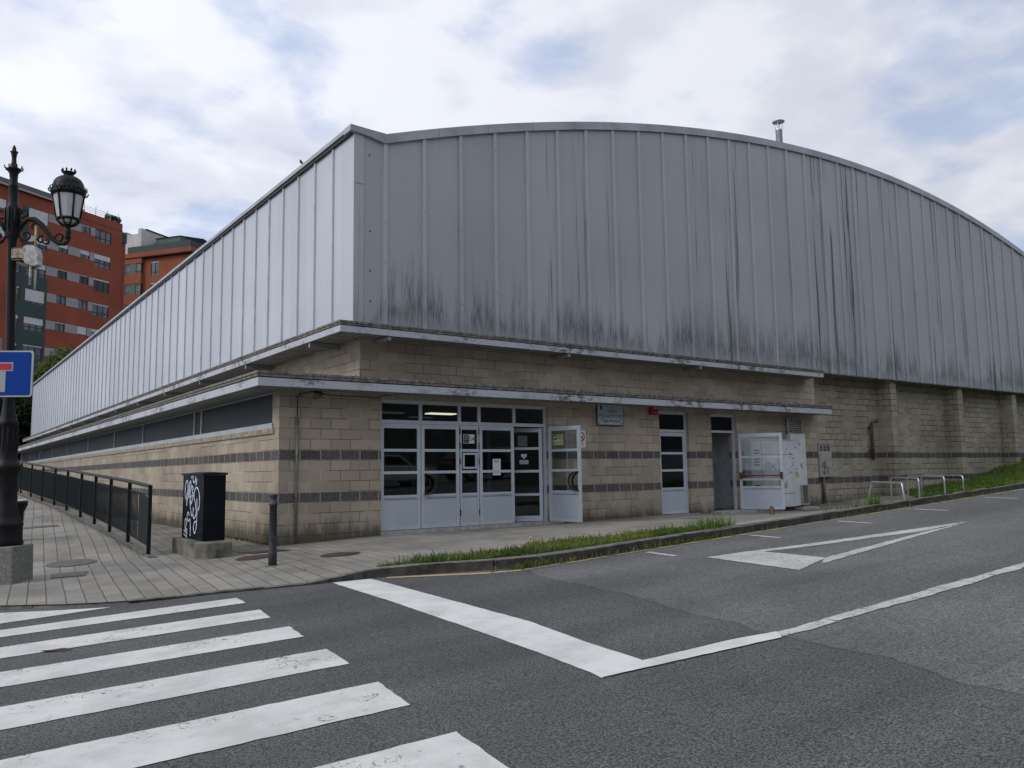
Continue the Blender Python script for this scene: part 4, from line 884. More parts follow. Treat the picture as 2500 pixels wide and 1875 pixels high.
scribble(mb, [[(.12, .60), (.06, .72), (.08, .9), (.16, .95), (.19, .84), (.15, .72), (.1, .62), (.2, .66)], [(.14, .52), (.2, .7), (.25, .82), (.24, .66), (.32, .74)], [(.26, .9), (.24, .8), (.31, .76), (.34, .86), (.3, .95), (.27, .88), (.31, .6), (.3, .72)],
              [(.34, 1.0), (.42, 1.05), (.42, .96), (.5, .93), (.55, 1.02), (.56, .88), (.6, .98)], [(.36, .86), (.44, .84), (.4, .76), (.46, .72), (.36, .56), (.34, .68), (.44, .7)], [(.3, .62), (.36, .44), (.42, .36), (.46, .52), (.44, .4)],
              [(.5, .5), (.46, .4), (.52, .32), (.6, .42), (.56, .58), (.5, .66), (.52, .8), (.62, .84), (.72, .74), (.74, .58), (.7, .46)], [(.62, .66), (.64, .5), (.64, .34), (.62, .16), (.55, .08), (.5, .16), (.54, .26), (.62, .28)],
              [(.3, .36), (.24, .42), (.2, .34), (.26, .26), (.34, .3), (.36, .16), (.36, .02)], [(.12, .14), (.1, .26), (.16, .3), (.18, .2), (.12, .1), (.2, .12), (.2, -.02)], [(.06, .1), (.2, .06)], [(.06, .04), (.18, 0)], [(.06, -.06), (.14, -.08), (.22, -.12), (.16, -.14)]], TT, .026)
mb.build('graffiti', 'spray', uc)
# bollard
bo = thing('bollard', 'slim dark iron bollard with a raised collar on the pavement corner', 'bollard', (-1.07, -2.73, pave_z(-1.07, -2.73)))
MB().lathe([(.06, -.05), (.06, .2), (.056, .22), (.054, .86), (.068, .865), (.068, .885), (.054, .89), (.052, .99), (.06, 1.0), (.06, 1.015), (.03, 1.02)], (0, 0, 0), 18).build('post', plain('worn_dark_iron', (.03, .032, .036), .55, .45, 22), bo)
MB().lathe([(.1, -.01), (.1, .006), (.05, .008)], (0, 0, 0), 18).build('base_ring', 'kerb', bo)
# railing
rl = thing('railing', 'long dark metal railing with close vertical bars beside the sloping pavement', 'railing', (RX, 0, 0))
MT['rail'] = plain('dark_railing_paint', (.014, .019, .021), .75, .25, 8, spec=.15); MT['rail_lt'] = plain('worn_rail_paint', (.035, .037, .037), .7, .3, 8, spec=.25)
py_ = [.65, 2.32, 4.13, 5.9, 7.83, 10.1, 12.48, 15.3, 18.4, 21.8, 25.3, 29, 33, 37, 41, 44.5]
rt = lambda y: lerp([(.65, 1.10), (2.4, 1.185), (4.14, 1.25), (5.95, 1.31), (10, 1.46), (15.85, 1.66), (23.9, 1.95), (45, 2.65)], y)
gz = lambda y: pave_z(RX - .05, y)
for i, y in enumerate(py_):
    mb = MB(); h = rt(y) - (.03 if i else -.02); mb.box(-.03, .03, y - .022, y + .022, gz(y) - .02, h); mb.build('rail_post', 'rail', rl)
mb = MB(); mb.tube([(0, .65, rt(.65) - .02), (0, .78, rt(.78))] + [(0, y, rt(y)) for y in (1.6, 2.4, 4.14, 5.95, 8, 10, 13, 15.85, 19, 23.9, 30, 38, 44.5)], .033, 10); mb.build('handrail', 'rail_lt', rl)
for i, (a, b) in enumerate(zip(py_, py_[1:])):
    mb = MB(); tp = lambda y: rt(y) - (.17 if y > 1.6 else .17 + .0 * (1.6 - y)); bt = lambda y: gz(y) + .15
    a2 = 1.5 if i == 0 else a; n = int((b - a2) / .1)
    for (f0, hh) in ((tp, .02), (bt, .02)):
        mb.add([(-.008, a, f0(a)), (.008, a, f0(a)), (.008, b, f0(b)), (-.008, b, f0(b)), (-.008, a, f0(a) + hh), (.008, a, f0(a) + hh), (.008, b, f0(b) + hh), (-.008, b, f0(b) + hh)], [(0, 1, 2, 3), (4, 5, 6, 7), (0, 4, 7, 3), (1, 5, 6, 2)])
    for k in range(1, n):
        y = a2 + (b - a2) * k / n; mb.box(-.006, .006, y - .014, y + .014, bt(y) + .01, tp(y) + .01)
    if i == 0: mb.add([(-.004, .67, bt(.67) + .005), (-.004, 1.5, bt(1.5) + .005), (-.004, 1.5, tp(1.5) + .015), (-.004, .67, tp(.67) - .03), (.004, .67, bt(.67) + .005), (.004, 1.5, bt(1.5) + .005), (.004, 1.5, tp(1.5) + .015), (.004, .67, tp(.67) - .03)], [(0, 1, 2, 3), (4, 5, 6, 7), (0, 1, 5, 4), (2, 3, 7, 6)])
    mb.build('bar_panel', 'rail', rl)
# bicycle racks
gp = 'bicycle racks by the recessed wall'
def rack(A_, B_, zt, label, spread=0.):
    A_, B_ = Vector((*A_, zt)), Vector((*B_, zt)); ga, gb = pave_z(A_.x, A_.y), pave_z(B_.x, B_.y); c = (A_ + B_) / 2
    t = thing('bicycle_rack', label, 'bicycle rack', (c.x, c.y, min(ga, gb)), 0, gp); o = Vector(t.location); d = (B_ - A_).normalized(); r = .1
    pts = [A_ - d * spread + Vector((0, 0, ga - zt - .05)), A_ - Vector((0, 0, r))]
    for k in range(1, 7): q = k * math.pi / 12; pts.append(A_ + d * (r - r * math.cos(q)) + Vector((0, 0, -r + r * math.sin(q))))
    for k in range(0, 7): q = k * math.pi / 12; pts.append(B_ - d * (r - r * math.sin(q)) + Vector((0, 0, -r + r * math.cos(q))))
    pts.append(B_ + d * spread * .3 + Vector((0, 0, gb - zt - .05)))
    MB().tube([p - o for p in pts], .021, 12).build('hoop', 'steel', t)
rack((13.4, -3.5), (12.25, -4.9), .885, 'bright steel bicycle hoop with splayed legs, nearest to the kerb', .42)
rack((17.1, -1.95), (15.85, -3.4), .93, 'steel bicycle hoop just behind the splayed one'); rack((18.1, -1.9), (17.0, -3.5), .955, 'steel bicycle hoop second from the grass bank'); rack((19.1, -1.8), (18.15, -3.45), .97, 'steel bicycle hoop nearest to the grass bank')
# covers in the ground
MT['rusty'] = plain('rusty_iron_cover', (.055, .035, .028), .7, .4, 30, bump=.5); MT['iron_grey'] = plain('grey_iron_cover', (.085, .08, .075), .6, .4, 40, bump=.6)
def cover(name, label, pts, mat, cat='manhole cover'):
    cx = sum(p[0] for p in pts) / len(pts); cy = sum(p[1] for p in pts) / len(pts); cz = pave_z(cx, cy); mb = MB()
    lf = [(x - cx, y - cy, pave_z(x, y) - cz + .008) for x, y in pts]; n = len(pts)
    mb.add(lf + [(x, y, z - .03) for x, y, z in lf], [tuple(range(n))] + [(i, (i + 1) % n, (i + 1) % n + n, i + n) for i in range(n)])
    inn_ = [(x * .88, y * .88, z + .004) for x, y, z in lf]; mb.add(inn_, [tuple(range(n))], 0)
    o = mb.build(name, mat); o.location = (cx, cy, cz); return tag(o, label, cat)
circ = lambda x, y, r: [(x + r * math.cos(t), y + r * math.sin(t)) for t in [2 * math.pi * k / 28 for k in range(28)]]
cover('manhole_cover', 'round grey ribbed cover in the pavers near the lamp plinth', circ(-3.17, .62, .38), 'iron_grey')
cover('access_cover', 'narrow rectangular grey cover near the kerb beside the lamp plinth', [(-3.67, -.99), (-3.24, -1.17), (-3.12, -.62), (-3.58, -.45)], 'iron_grey')
cover('drain_cover', 'long narrow drain cover further up the sloping pavement', [(-3.4, 6.2), (-2.66, 6.1), (-2.66, 6.5), (-3.4, 6.6)], 'iron_grey', 'drain')
cover('manhole_cover', 'brown round cover between the street cabinet and the bollard', circ(-.9, -1.5, .3), 'rusty')
cover('access_cover', 'brown rectangular double cover close to the hall corner', [(-.86, -.52), (-.75, -.98), (-.2, -1.18), (-.24, -.66)], 'rusty')
cover('manhole_cover', 'brown round cover in front of the conduit on the hall wall', circ(-.02, -2.72, .3), 'rusty')
cover('access_cover', 'small dark square cover in the pavement before the closed side door', [(8.2, -2.1), (8.5, -2.1), (8.5, -2.5), (8.2, -2.5)], 'iron_grey')
# small stone bollard stub and litter
rk = MB(); rk.lathe([(.055, 0), (.06, .04), (.06, .15), (.05, .2), (.02, .225)], (0, 0, 0), 12); o = rk.build('stone_stub', plain('reddish_stone', (.16, .09, .06), .9, .4, 20)); o.location = (11.6, -1.95, pave_z(11.6, -1.95) - .01); tag(o, 'short rounded reddish stub below the open side door', 'stone stub')
def leafm(name, loc, rz, s, col, label):
    mb = MB(); n = 9; vs = []
    for i in range(n): 
        t = i / (n - 1) * 2 - 1; w_ = .32 * (1 - t * t) ** .7 + .02; z = .05 * math.sin(t * 3) + .06
        vs += [(t * s, -w_ * s * .5, (z + .1 * w_) * s), (t * s, 0, (z - .03) * s), (t * s, w_ * s * .5, (z + .2 * w_) * s)]
    mb.add(vs, [(3 * i + j, 3 * i + j + 1, 3 * i + j + 4, 3 * i + j + 3) for i in range(n - 1) for j in (0, 1)]); o = mb.build(name, col); o.location = loc; o.rotation_euler = (0, 0, rz); return tag(o, label, 'leaf')
MT['dry'] = plain('dry_leaf', (.12, .06, .045), .8, .3, 20); MT['dry_o'] = plain('orange_leaf', (.35, .13, .06), .8, .3, 20)
leafm('dry_leaf', (-4.24, -6.36, road_z(-4.24, -6.36) + .004), R(-32), .13, 'dry', 'curled brown leaf lying on the second clear zebra stripe')
leafm('dry_leaf', (17.2, -5.93, road_z(17, -5.9) + .1), .4, .15, 'dry_o', 'orange leaf on the kerb by the grass bank')
leafm('dry_leaf', (-1.0, -3.75, pave_z(-1., -3.75) + .006), .9, .06, 'dry', 'small brown leaf on the pavers near the bollard')

# ================================================================ vegetation
def leaf_mat(name, c1, c2):
    m = M(name); n = m.noise(scale=1.1, detail=3); o_ = m.node('ShaderNodeObjectInfo'); r = m.noise(scale=9., detail=2)
    c = m.mix(m.mr(m.ma('ADD', m.ma('MULTIPLY', n, .5), m.ma('MULTIPLY', r, .5)), .38, .62), c1, c2); m.b.inputs['Subsurface Weight'].default_value = 0
    tr_ = m.node('ShaderNodeBsdfTranslucent'); m.put(tr_.inputs[0], c); mx = m.node('ShaderNodeMixShader'); mx.inputs[0].default_value = .25
    m.fin(c, .7, spec=.25); m.t.links.new(m.b.outputs[0], mx.inputs[1]); m.t.links.new(tr_.outputs[0], mx.inputs[2]); m.t.links.new(mx.outputs[0], m.o.inputs[0]); return m.m
MT['leaf_a'] = leaf_mat('leaves_green', (.035, .06, .014), (.13, .17, .045)); MT['leaf_b'] = leaf_mat('leaves_dark', (.012, .022, .01), (.04, .06, .02)); MT['bark'] = plain('bark', (.06, .045, .035), .95, .4, 14, bump=.5)
MT['grass'] = leaf_mat('grass_blades', (.05, .105, .015), (.16, .24, .045)); MT['weed'] = leaf_mat('weeds', (.07, .1, .025), (.2, .2, .06)); MT['flower'] = plain('yellow_flower', (.7, .5, .02), .6)
def blobs(mb, c, rad, n, sz, rnd, flat=.6):
    for _ in range(n):
        d = Vector((rnd.gauss(0, 1), rnd.gauss(0, 1), rnd.gauss(0, 1))).normalized(); r = rnd.random() ** .35
        p = Vector(c) + Vector((d.x * rad[0], d.y * rad[1], d.z * rad[2])) * r
        a = Vector((rnd.gauss(0, 1), rnd.gauss(0, 1), rnd.gauss(0, .7))).normalized(); b = a.cross(Vector((rnd.gauss(0, 1), rnd.gauss(0, 1), rnd.gauss(0, 1)))).normalized(); s = sz * rnd.uniform(.5, 1.3)
        mb.add([p - a * s, p + b * s * .45, p + a * s, p - b * s * .45], [(0, 1, 2, 3)])
def tree(label, x, y, z0, h, rad, mat, seed, n=9000, sz=.22):
    rnd = random.Random(seed); t = thing('tree', label, 'tree', (x, y, z0), 0, 'trees behind the sports hall')
    tk = MB(); tk.tube([(0, 0, -.5), (.1, .05, h * .25), (-.05, 0, h * .5), (.1, .1, h * .8)], [.3, .24, .17, .06], 10); cr = MB()
    nb = 26
    for k in range(nb):
        a = k * 2.399; q = rnd.uniform(.0, 1.); zc = h * (.38 + .6 * q); rr_ = rad * (1 - abs(q - .35) * .9) * rnd.uniform(.45, .95)
        p = (rr_ * math.cos(a), rr_ * math.sin(a), zc); s = rnd.uniform(.22, .4) * rad
        tk.tube([(0, 0, zc * .6), (p[0] * .5, p[1] * .5, zc * .85), (p[0], p[1], zc)], [.1, .06, .02], 6); blobs(cr, p, (s, s, s * .8), n // nb, sz, rnd)
    tk.build('trunk', 'bark', t); cr.build('crown', mat, t); return t
tree('leafy green tree rising above the far roof edge of the hall', 4.6, 59, -.2, 11.9, 4.4, 'leaf_a', 3, 13000, .24)
tree('loose green tree whose top shows just above the blue road sign', .6, 60, -.2, 9.6, 2.8, 'leaf_a', 5, 7000, .22)
tree('dark low tree between the hall end and the street lamp', 1.0, 58.5, -.2, 7.4, 3.6, 'leaf_b', 9, 12000, .24)
tree('dark shrubby tree half hidden by the street lamp post', -3.2, 61, -.2, 7.0, 3.0, 'leaf_b', 12, 8000, .24)
def blades(name, spots, mat, hmin, hmax, wd, zf, flowers=0):
    rnd = random.Random(len(spots)); mb = MB()
    for x, y in spots:
        z = zf(x, y); h = rnd.uniform(hmin, hmax); a = rnd.uniform(0, 6.28); dx, dy = math.cos(a) * wd, math.sin(a) * wd; lx, ly = rnd.gauss(0, .35) * h, rnd.gauss(0, .35) * h
        mb.add([(x - dx, y - dy, z - .01), (x + dx, y + dy, z - .01), (x + lx * .4 + dx * .7, y + ly * .4 + dy * .7, z + h * .6), (x + lx * .4 - dx * .7, y + ly * .4 - dy * .7, z + h * .6), (x + lx, y + ly, z + h)], [(0, 1, 2, 3), (3, 2, 4)])
    o = mb.build(name, mat); return tag(o, kind='stuff')
rnd = random.Random(4)
# verge behind the kerb
def verge_w(x): return lerp([(-.5, .0), (0, .25), (.5, .55), (2.5, .9), (4, .55), (5.2, .15), (5.6, .0)], x)
vx = [x / 10 for x in range(-4, 56)]
mb = MB()
for a, b in zip(vx, vx[1:]):
    mb.quad(*[(x, kerb_y(x) + .13 + d, pave_z(x, kerb_y(x) + .13 + d) + .006) for x, d in ((a, 0), (b, 0), (b, verge_w(b)), (a, verge_w(a)))])
tag(mb.build('verge_soil', 'soil'), kind='structure')
sp_ = []
while len(sp_) < 9000:
    x = rnd.uniform(-.4, 5.5); d = rnd.uniform(-.01, 1.0)
    if d < verge_w(x) * (rnd.uniform(.75, 1.0) + .25 * math.sin(x * 5.3) * math.sin(x * 2.1 + 1)) and (verge_w(x) > .3 or rnd.random() < .6): sp_.append((x, kerb_y(x) + .13 + d))
tag(blades('grass_verge', sp_, 'grass', .02, .085, .006, pave_z), 'strip of bright green grass growing between the pavement and the kerb', 'grass')
tag(blades('verge_weeds', [p for p in sp_ if rnd.random() < .16], 'weed', .03, .15, .009, pave_z), 'yellowish weeds and dead stalks mixed into the grass strip', 'weeds')
# weeds in the gutter and at the wall foot
sp_ = []
for cx, sx_, n in ((1.3, .25, 500), (2.0, .2, 300), (3.3, .5, 900), (4.1, .4, 700), (4.8, .3, 300), (5.9, .2, 120), (7.9, .3, 220), (8.8, .3, 180), (10.3, .6, 300), (11.6, .3, 200), (13.2, .5, 250), (14.6, .5, 200)):
    sp_ += [(rnd.gauss(cx, sx_), -5.85 - abs(rnd.gauss(0, .07)) - .02) for _ in range(n)]
tag(blades('gutter_weeds', sp_, 'weed', .02, .09, .008, road_z), 'low yellowish weeds and moss growing in the gutter along the kerb', 'weeds')
sp_ = [(rnd.gauss(4.95, .2), -5.66 + rnd.gauss(0, .08)) for _ in range(260)] + [(rnd.gauss(9.7, .12), -5.68 + rnd.gauss(0, .05)) for _ in range(150)] + [(rnd.gauss(9.0, .5), -5.66 + rnd.gauss(0, .04)) for _ in range(60)]
tag(blades('kerb_weeds', sp_, 'grass', .04, .24, .006, pave_z), 'taller weeds standing on the kerb near the steel hoops', 'weeds')
sp_ = [(-abs(rnd.gauss(0, .05)) - .01, rnd.uniform(-.1, 4.5)) for _ in range(700)]
tag(blades('wall_foot_moss', sp_, 'weed', .01, .05, .01, pave_z), 'thin weeds along the foot of the side wall', 'weeds')
dn = thing('dandelion', 'single yellow dandelion standing in the grass strip', 'flower', (1.62, -5.3, pave_z(1.62, -5.3)))
MB().tube([(0, 0, 0), (.02, 0, .1), (.03, .01, .17)], .003, 5).build('stem', 'grass', dn); MB().lathe([(.004, .165), (.022, .178), (.02, .19), (.002, .193)], (.03, .01, 0), 10).build('bloom', 'flower', dn)
# grass bank on the right
def bank_y(x): return (kerb_y(x) + .13, lerp([(14.5, -5.6), (16.5, -4.6), (18, -2.9), (20, -1.2), (22, .3), (23, .499), (70, .499)], x))
def bank_z(x, y):
    ky, ye = bank_y(x); t = min(1, max(0, (y - ky) / max(.1, ye - ky)))
    return pave_z(x, y) + .008 + .12 * sst(17, 22, x) * (1 - t ** 3)
def bank_y(x): return (kerb_y(x) + .13, lerp([(14.5, -5.6), (16.5, -4.6), (18, -2.9), (20, -1.2), (22, .3), (23, .499), (70, .499)], x))
tag(sheet('grass_bank', fr(14.6, 26, .4) + fr(27, 68, 2), bank_y, 14, bank_z, 'lawn'), kind='structure')
sp_ = []
while len(sp_) < 26000:
    x = 14.8 + 26 * rnd.random() ** 1.35; y = rnd.uniform(-5.72, .45)
    if y < bank_y(x)[1]: sp_.append((x, y))
tag(blades('bank_grass', sp_, 'grass', .05, .17, .012, bank_z), 'dense grass covering the bank at the right end of the hall', 'grass')
mb = MB()
for _ in range(420):
    x = 15.5 + 16 * rnd.random() ** 1.3; y = rnd.uniform(-5.6, bank_y(x)[1] - .2) if rnd.random() < .3 else rnd.uniform(-5.6, -4.4)
    z = bank_z(x, y) + rnd.uniform(.07, .15); s = .022; mb.add([(x - s, y, z), (x, y - s, z + .012), (x + s, y, z), (x, y + s, z + .012)], [(0, 1, 2, 3)])
tag(mb.build('bank_flowers', 'flower'), 'tiny yellow flowers scattered over the grass bank', 'flowers', kind='stuff')
mb = MB()   # gutter litter: small stones, twigs, dead leaves
for _ in range(900):
    x = rnd.uniform(.3, 17) if rnd.random() < .8 else rnd.uniform(-.4, 3.5); y = kerb_y(x) - .02 - abs(rnd.gauss(0, .09)); z = road_z(x, y); s = rnd.uniform(.006, .02)
    mb.add([(x - s, y, z), (x, y - s, z), (x + s * 1.4, y + s * .5, z), (x, y, z + s)], [(0, 1, 3), (1, 2, 3), (2, 0, 3)])
tag(mb.build('gutter_debris', 'dry'), 'fine dead leaves and grit lying in the gutter', 'debris', kind='stuff')
bd = thing('bird', 'small dark bird perched on the long roof edge', 'bird', (1.32, 2.45, 8.085)); MB().tube([(0, -.07, .02), (0, -.02, .07), (0, .05, .12), (0, .08, .17), (0, .11, .18)], [.006, .025, .032, .02, .005], 8).build('body', 'iron', bd)

# ================================================================ apartment blocks behind
def brickm(name, col):
    m = M(name); n = m.noise(scale=.25, detail=4); z = m.xyz()[2]
    ln = m.mr(m.ma('PINGPONG', z, .05), .0, .012, .86, 1., False); f = m.ma('MULTIPLY', m.mr(n, .3, .7, .88, 1.1), ln); f = m.ma('MULTIPLY', f, m.mr(m.noise(scale=9, detail=3), .3, .7, .92, 1.08))
    c = m.mix(1., col, m.comb(f, f, f), 'MULTIPLY'); return m.fin(c, .9, spec=.2)
MT['redbrick'] = brickm('red_brick', (.24, .067, .042)); MT['orbrick'] = brickm('orange_brick', (.26, .085, .046)); MT['grn'] = plain('dark_green_render', (.018, .042, .042), .7, .1, .5); MT['grn2'] = plain('green_cladding', (.05, .085, .055), .6, .1, .5)
MT['pgrey'] = plain('grey_panel', (.24, .245, .26), .6, .06, 1); MT['shut'] = plain('white_shutter', (.46, .47, .5), .6, .06, 2); MT['wfr'] = plain('dark_window_frame', (.015, .03, .04), .5); MT['slate'] = plain('slate_roof', (.022, .024, .025), .8, .25, 2, spec=.15); MT['gut'] = plain('gutter_metal', (.3, .28, .25), .6)
MT['wbright'] = plain('white_render', (.46, .46, .45), .8, .12, .6)
def wglass():
    m = M('apartment_glass'); n = m.noise(scale=.7, detail=2); c = m.mix(m.mr(n, .42, .6), (.03, .04, .055), (.1, .115, .13)); return m.fin(c, .15, spec=.6)
MT['wglass'] = wglass()
def win(par, x0, x1, z0, z1, shut=0., cols=2, low=0., y=.0, dark=False):
    t = .07; mb = MB(); mb.box(x0, x1, y + .05, y + .12, z0, z0 + t); mb.box(x0, x1, y + .05, y + .12, z1 - t, z1); mb.box(x0, x0 + t, y + .05, y + .12, z0 + t, z1 - t); mb.box(x1 - t, x1, y + .05, y + .12, z0 + t, z1 - t)
    for k in range(1, cols): c = x0 + (x1 - x0) * k / cols; mb.box(c - .05, c + .05, y + .04, y + .11, z0 + t, z1 - t)
    if low: mb.box(x0 + t, x1 - t, y + .045, y + .1, z0 + low - .04, z0 + low + .04)
    o = mb.build('window', 'wfr', par); MB().box(x0 + t, x1 - t, y + .1, y + .115, z0 + t, z1 - t).build('pane', 'black' if dark else 'wglass', o)
    if shut: MB().box(x0 + .03, x1 - .03, y + .03, y + .044, z1 - shut * (z1 - z0), z1 - .02).build('shutter', 'shut', o)
A = thing('apartment_building', 'red brick apartment block with grey panels and dark green strips behind the street lamp', 'building', (14.036, 93.726, 0), R(32))
wins = []; panels = []
rows = [(30.97, 29.45), (27.93, 26.4), (24.92, 23.35), (21.9, 20.33), (18.8, 17.27), (15.72, 14.2), (12.7, 11.2), (9.7, 8.2)]
sh = [[.97, .1, 0], [.55, .5, .4], [.12, .1, .12], [.0, .0, .1], [.15, .9, .25], [.1, .2, .3], [.3, .1, .1], [.1, .4, .2]]
holes = []
for i, (zt_, zb_) in enumerate(rows):
    big_ = zb_; sm = zb_ + .52
    L = [(-12.56, -10.22, zb_ + .03, zt_, 3, [.97, .5, .35, .85, .5, .1, .2, .1][i], .42), (-8.73, -7.52, sm, zt_, 2, sh[i][0] * .8 if i else 0, 0), (-5.85, -4.6, sm, zt_, 2, sh[i][1], 0), (-3.91, -1.6, zb_, zt_, 3, sh[i][2], .5)]
    if i == 0: L[1] = None
    if i >= 2: L.append((-13.88, -13.22, zb_ + .03, zt_, 1, [0, 0, .3, .1, .3, .2, .1, 0][i], .5))
    if i < 2: L.append((-16.2, -15.2, zb_ + .4, zt_, 1, .9, 0))
    for q in L:
        if q: holes.append((q[0], q[1], q[2], q[3])); wins.append((q, i))
    panels += [(-10.2, -8.75, sm + .05, zt_ - .02), (-7.5, -5.87, sm + .02, zt_ - .02), (-4.58, -3.93, sm + .02, zt_ - .02)]
    if i == 0: panels += [(-8.8, -7.45, sm + .05, zt_ - .02)]
mb = MB(); mb.holed(-17.5, 0, -4, 32.5, 0, .3, holes); mb.box(-17.5, 0, .35, 12, -4, 32.4); mb.box(-5.86, 0, 0, .3, 32.5, 32.6); mb.build('wall', 'redbrick', A)
for (q, i) in wins: win(A, q[0], q[1], q[2], q[3], q[5], q[4], q[6], dark=(i == 2 and q[0] > -9))
for (a, b, c, d) in panels: MB().box(a, b, -.02, .0, c, d).build('grey_panel', 'pgrey', A)
hg = [(h[0] - .02, h[1] + .02, h[2] - .02, h[3] + .02) for h in holes if h[1] < -10 and h[0] > -13.9 and h[3] < 23.5]
hg2 = [(-12.6, -12.59, 24, 24.1)]
mb = MB(); mb.holed(-13.92, -9.95, -4, 23.37, -.03, -.003, hg); mb.holed(-13.25, -12.6, 26.2, 31., -.03, -.003, []); mb.holed(-13.2, -12.65, 23.371, 25.0, -.03, -.003, []); mb.build('green_strip', 'grn', A)
mb = MB(); mb.add([(-17.5, -.35, 32.6), (-5.9, -.35, 32.6), (-5.9, 3, 34.5), (-17.5, 3, 34.5), (-17.5, 12, 32.6), (-5.9, 12, 32.6), (-17.5, 3.2, 34.5), (-5.9, 3.2, 34.5)], [(0, 1, 2, 3), (6, 7, 5, 4), (1, 5, 7, 2)]); mb.build('roof', 'slate', A)
MB().box(-17.5, -5.85, -.42, -.3, 32.42, 32.62).build('gutter', 'gut', A)
MB().box(-5.7, .06, -.03, 0, 31.62, 31.7).build('terrace_slit', 'black', A)
mb = MB(); [mb.tube([(x, .1, 32.6), (x, .1, 33.75)], .03, 6) for x in (-5.5, -3.9, -2.2, -.6)]; [mb.tube([(-5.6, .1, z), (-.1, .1, z)], .02, 6) for z in (32.85, 33.1, 33.35)]; mb.build('terrace_railing', 'gut', A)
mb = MB(); rnd = random.Random(8); [blobs(mb, (x, .3, 33.0), (.35, .3, .45), 160, .14, rnd) for x in (-2.0, -1.4, -.9, -.4)]; mb.build('terrace_plants', 'leaf_b', A)
# recess joining the two blocks
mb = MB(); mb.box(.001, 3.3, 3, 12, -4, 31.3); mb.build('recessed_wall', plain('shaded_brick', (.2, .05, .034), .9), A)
for z in (29.2, 26.2, 23.2, 20.2): win(A, 1.7, 2.5, z, z + 1.6, 0, 1, .5, 2.9)
MB().box(.001, 3.3, 2.8, 12, 31.3, 32.6).build('recess_parapet', 'grn', A)
# second block: faces the camera's side with its narrow end to the right
B = thing('apartment_building', 'orange brick apartment block with green roof terrace and white chimney wall', 'building', (24.7, 102.87, 0), R(125.24 + 180))
hB = [(-7.07, -5.6, 29.96, 31.99), (-7.1, -5.65, 26.9, 28.86), (-7.1, -5.65, 23.9, 25.9)]
mb = MB(); mb.holed(-13.5, 0, -4, 32.6, 0, .3, hB); mb.box(-13.5, 0, .35, 14, -4, 32.6); mb.build('wall', 'orbrick', B)
for k, h in enumerate(hB): win(B, *h, .08, 2, .5)
MB().box(-11.3, .45, -.6, 14.4, 32.75, 33.42).build('parapet', 'orbrick', B); MB().box(-11.9, .4, -.55, 14.3, 32.6, 32.749).build('parapet_soffit', 'slate', B)
mb = MB(); mb.box(-10.8, .3, -.55, -.48, 33.43, 34.35); mb.box(.23, .3, -.38, 12, 33.43, 34.35); mb.build('terrace_screen', 'grn', B)
mb = MB(); [mb.tube([(x, -.5, 33.43), (x, -.5, 34.6)], .03, 6) for x in (-10, -8, -6, -4, -2, .2)]; [mb.tube([(-11, -.5, z), (.3, -.5, z)], .025, 6) for z in (33.7, 33.95, 34.2)]; mb.build('terrace_railing', 'slate', B)
MB().box(-7.4, -3.05, 1.2, 11, 33.43, 35.75).build('penthouse', 'grn2', B); MB().add([(-7.5, 1.0, 35.76), (-2.95, 1.0, 35.76), (-2.95, 11.5, 35.76), (-7.5, 11.5, 35.76), (-7.5, 6, 36.6), (-2.95, 6, 36.6)], [(0, 1, 5, 4), (3, 2, 5, 4), (0, 4, 3), (1, 2, 5)]).build('penthouse_roof', 'slate', B)
mb = MB(); mb.box(-12.3, -9.3, -.3, 3.2, 33.43, 36.35); mb.box(-9.29, -8.7, -.3, 4.5, 34.36, 37.1); mb.box(-12.7, -12.31, -.3, 3.2, 33.43, 37.0); mb.build('chimney_wall', 'wbright', B); MB().box(-9.4, -8.5, .5, 7.5, 37.11, 37.2).box(-13.0, -12.3, .5, 7, 37.01, 37.1).build('chimney_cap', 'slate', B)
mb = MB(); each('bay_band', 'orbrick', B, [(-11.3, -8.35, -.5, 0, a, b) for a, b in ((31.9, 32.59), (28.88, 30.33), (25.9, 27.3), (22.9, 24.3))])
for z in (30.34, 27.31, 24.31):
    MB().box(-10.3, -9.35, -.46, -.02, z, z + 1.55).build('green_panel', 'grn2', B); win(B, -11.27, -10.31, z, z + 1.55, .0, 1, .4, -.5); win(B, -9.34, -8.38, z, z + 1.55, .0, 1, .4, -.5)
# unseen block added across the street: darkens the door glass and front wall
C_ = thing('apartment_building', 'unseen long grey block of flats added across the street to darken the door glass', 'building', (-4, -52, -1), R(180))
hc = [(x, x + 1.6, z, z + 1.4) for x in range(-88, 38, 4) for z in (2.5, 5.5, 8.5, 11.5, 14.5, 17.5)]
mb = MB(); mb.holed(-90, 40, -3, 21, 0, .3, hc); mb.box(-90, 40, .6, 10, -3, 21); mb.build('wall', plain('grey_render', (.09, .085, .08), .9), C_)
mb = MB(); [mb.box(h[0], h[1], .3, .34, h[2], h[3]) for h in hc]; o = mb.build('windows', 'wglass', C_); o['kind'] = 'stuff'
MB().box(-90.5, 40.5, -.5, 10.5, 21.001, 21.3).build('roof', 'slate', C_)
MT['car_white'] = plain('white_car_paint', (.6, .6, .6), .25, .03, 2); MT['car_dark'] = plain('dark_car_paint', (.03, .035, .045), .25, .03, 2); MT['tyre'] = plain('tyre_rubber', (.015, .015, .015), .8); MT['tail'] = plain('tail_lamp', (.3, .01, .01), .3)
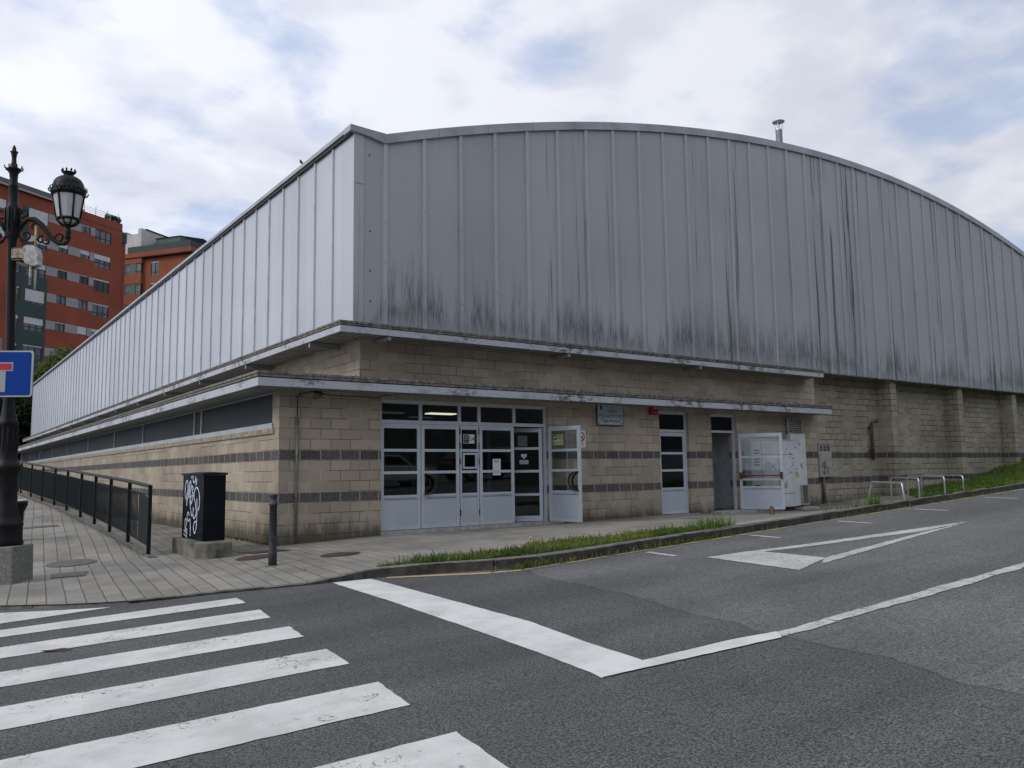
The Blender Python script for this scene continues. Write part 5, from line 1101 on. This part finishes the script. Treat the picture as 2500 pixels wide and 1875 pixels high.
def car(x, y, rz, mat, label):
    t = thing('parked_car', label, 'car', (x, y, road_z(x, y)), rz, 'cars parked across the street')
    low = [(-2.05, .28), (2.05, .28), (2.1, .55), (1.95, .78), (.95, .92), (-1.9, .98), (-2.1, .8), (-2.12, .45)]; up = [(.98, .9), (.35, 1.38), (-1.35, 1.44), (-1.95, .96)]
    MB().prism(low, -.86, .86).build('body', mat, t, .06); MB().prism(up, -.72, .72).build('cabin', mat, t, .05)
    for s_ in (-1, 1):
        MB().prism([(.78, .96), (.3, 1.31), (-.42, 1.35), (-.42, .96)], s_ * .722, s_ * .726).build('side_window', 'black', t); MB().prism([(-.5, .96), (-.5, 1.35), (-1.3, 1.35), (-1.65, 1.0)], s_ * .722, s_ * .726).build('side_window', 'black', t)
        for wx in (1.3, -1.3):
            o = MB().lathe([(.1, -.1), (.31, -.1), (.32, -.06), (.32, .06), (.31, .1), (.1, .1)], (0, 0, 0), 20).build('wheel', 'tyre', t); o.rotation_euler = (R(90), 0, 0); o.location = (wx, s_ * .8, .32)
            h = MB().lathe([(.0, -.11), (.2, -.105), (.2, .105), (.0, .11)], (0, 0, 0), 14).build('rim', 'steel', o)
        MB().box(2.02, 2.1, s_ * .55 - .15, s_ * .55 + .15, .6, .72).build('headlight', 'sign_white', t); MB().box(-2.14, -2.06, s_ * .65 - .12, s_ * .65 + .12, .7, .88).build('tail_light', 'tail', t)
    MB().quad((1.0, -.66, .93), (1.0, .66, .93), (.4, .62, 1.36), (.4, -.62, 1.36)).build('windscreen', 'black', t); MB().quad((-2.0, -.66, .98), (-2.0, .66, .98), (-1.42, .62, 1.4), (-1.42, -.62, 1.4)).build('rear_window', 'black', t)
car(11.2, -17.2, 0.05, 'car_white', 'white hatchback parked across the street, mirrored in the entrance glass')
car(16.4, -17.3, 0.02, 'car_dark', 'dark hatchback parked in front of the white one across the street')
car(5.6, -18.0, 0.04, 'car_dark', 'dark hatchback parked behind the white one across the street')
print('objects', len(bpy.data.objects), 'faces', sum(len(m.polygons) for m in bpy.data.meshes))
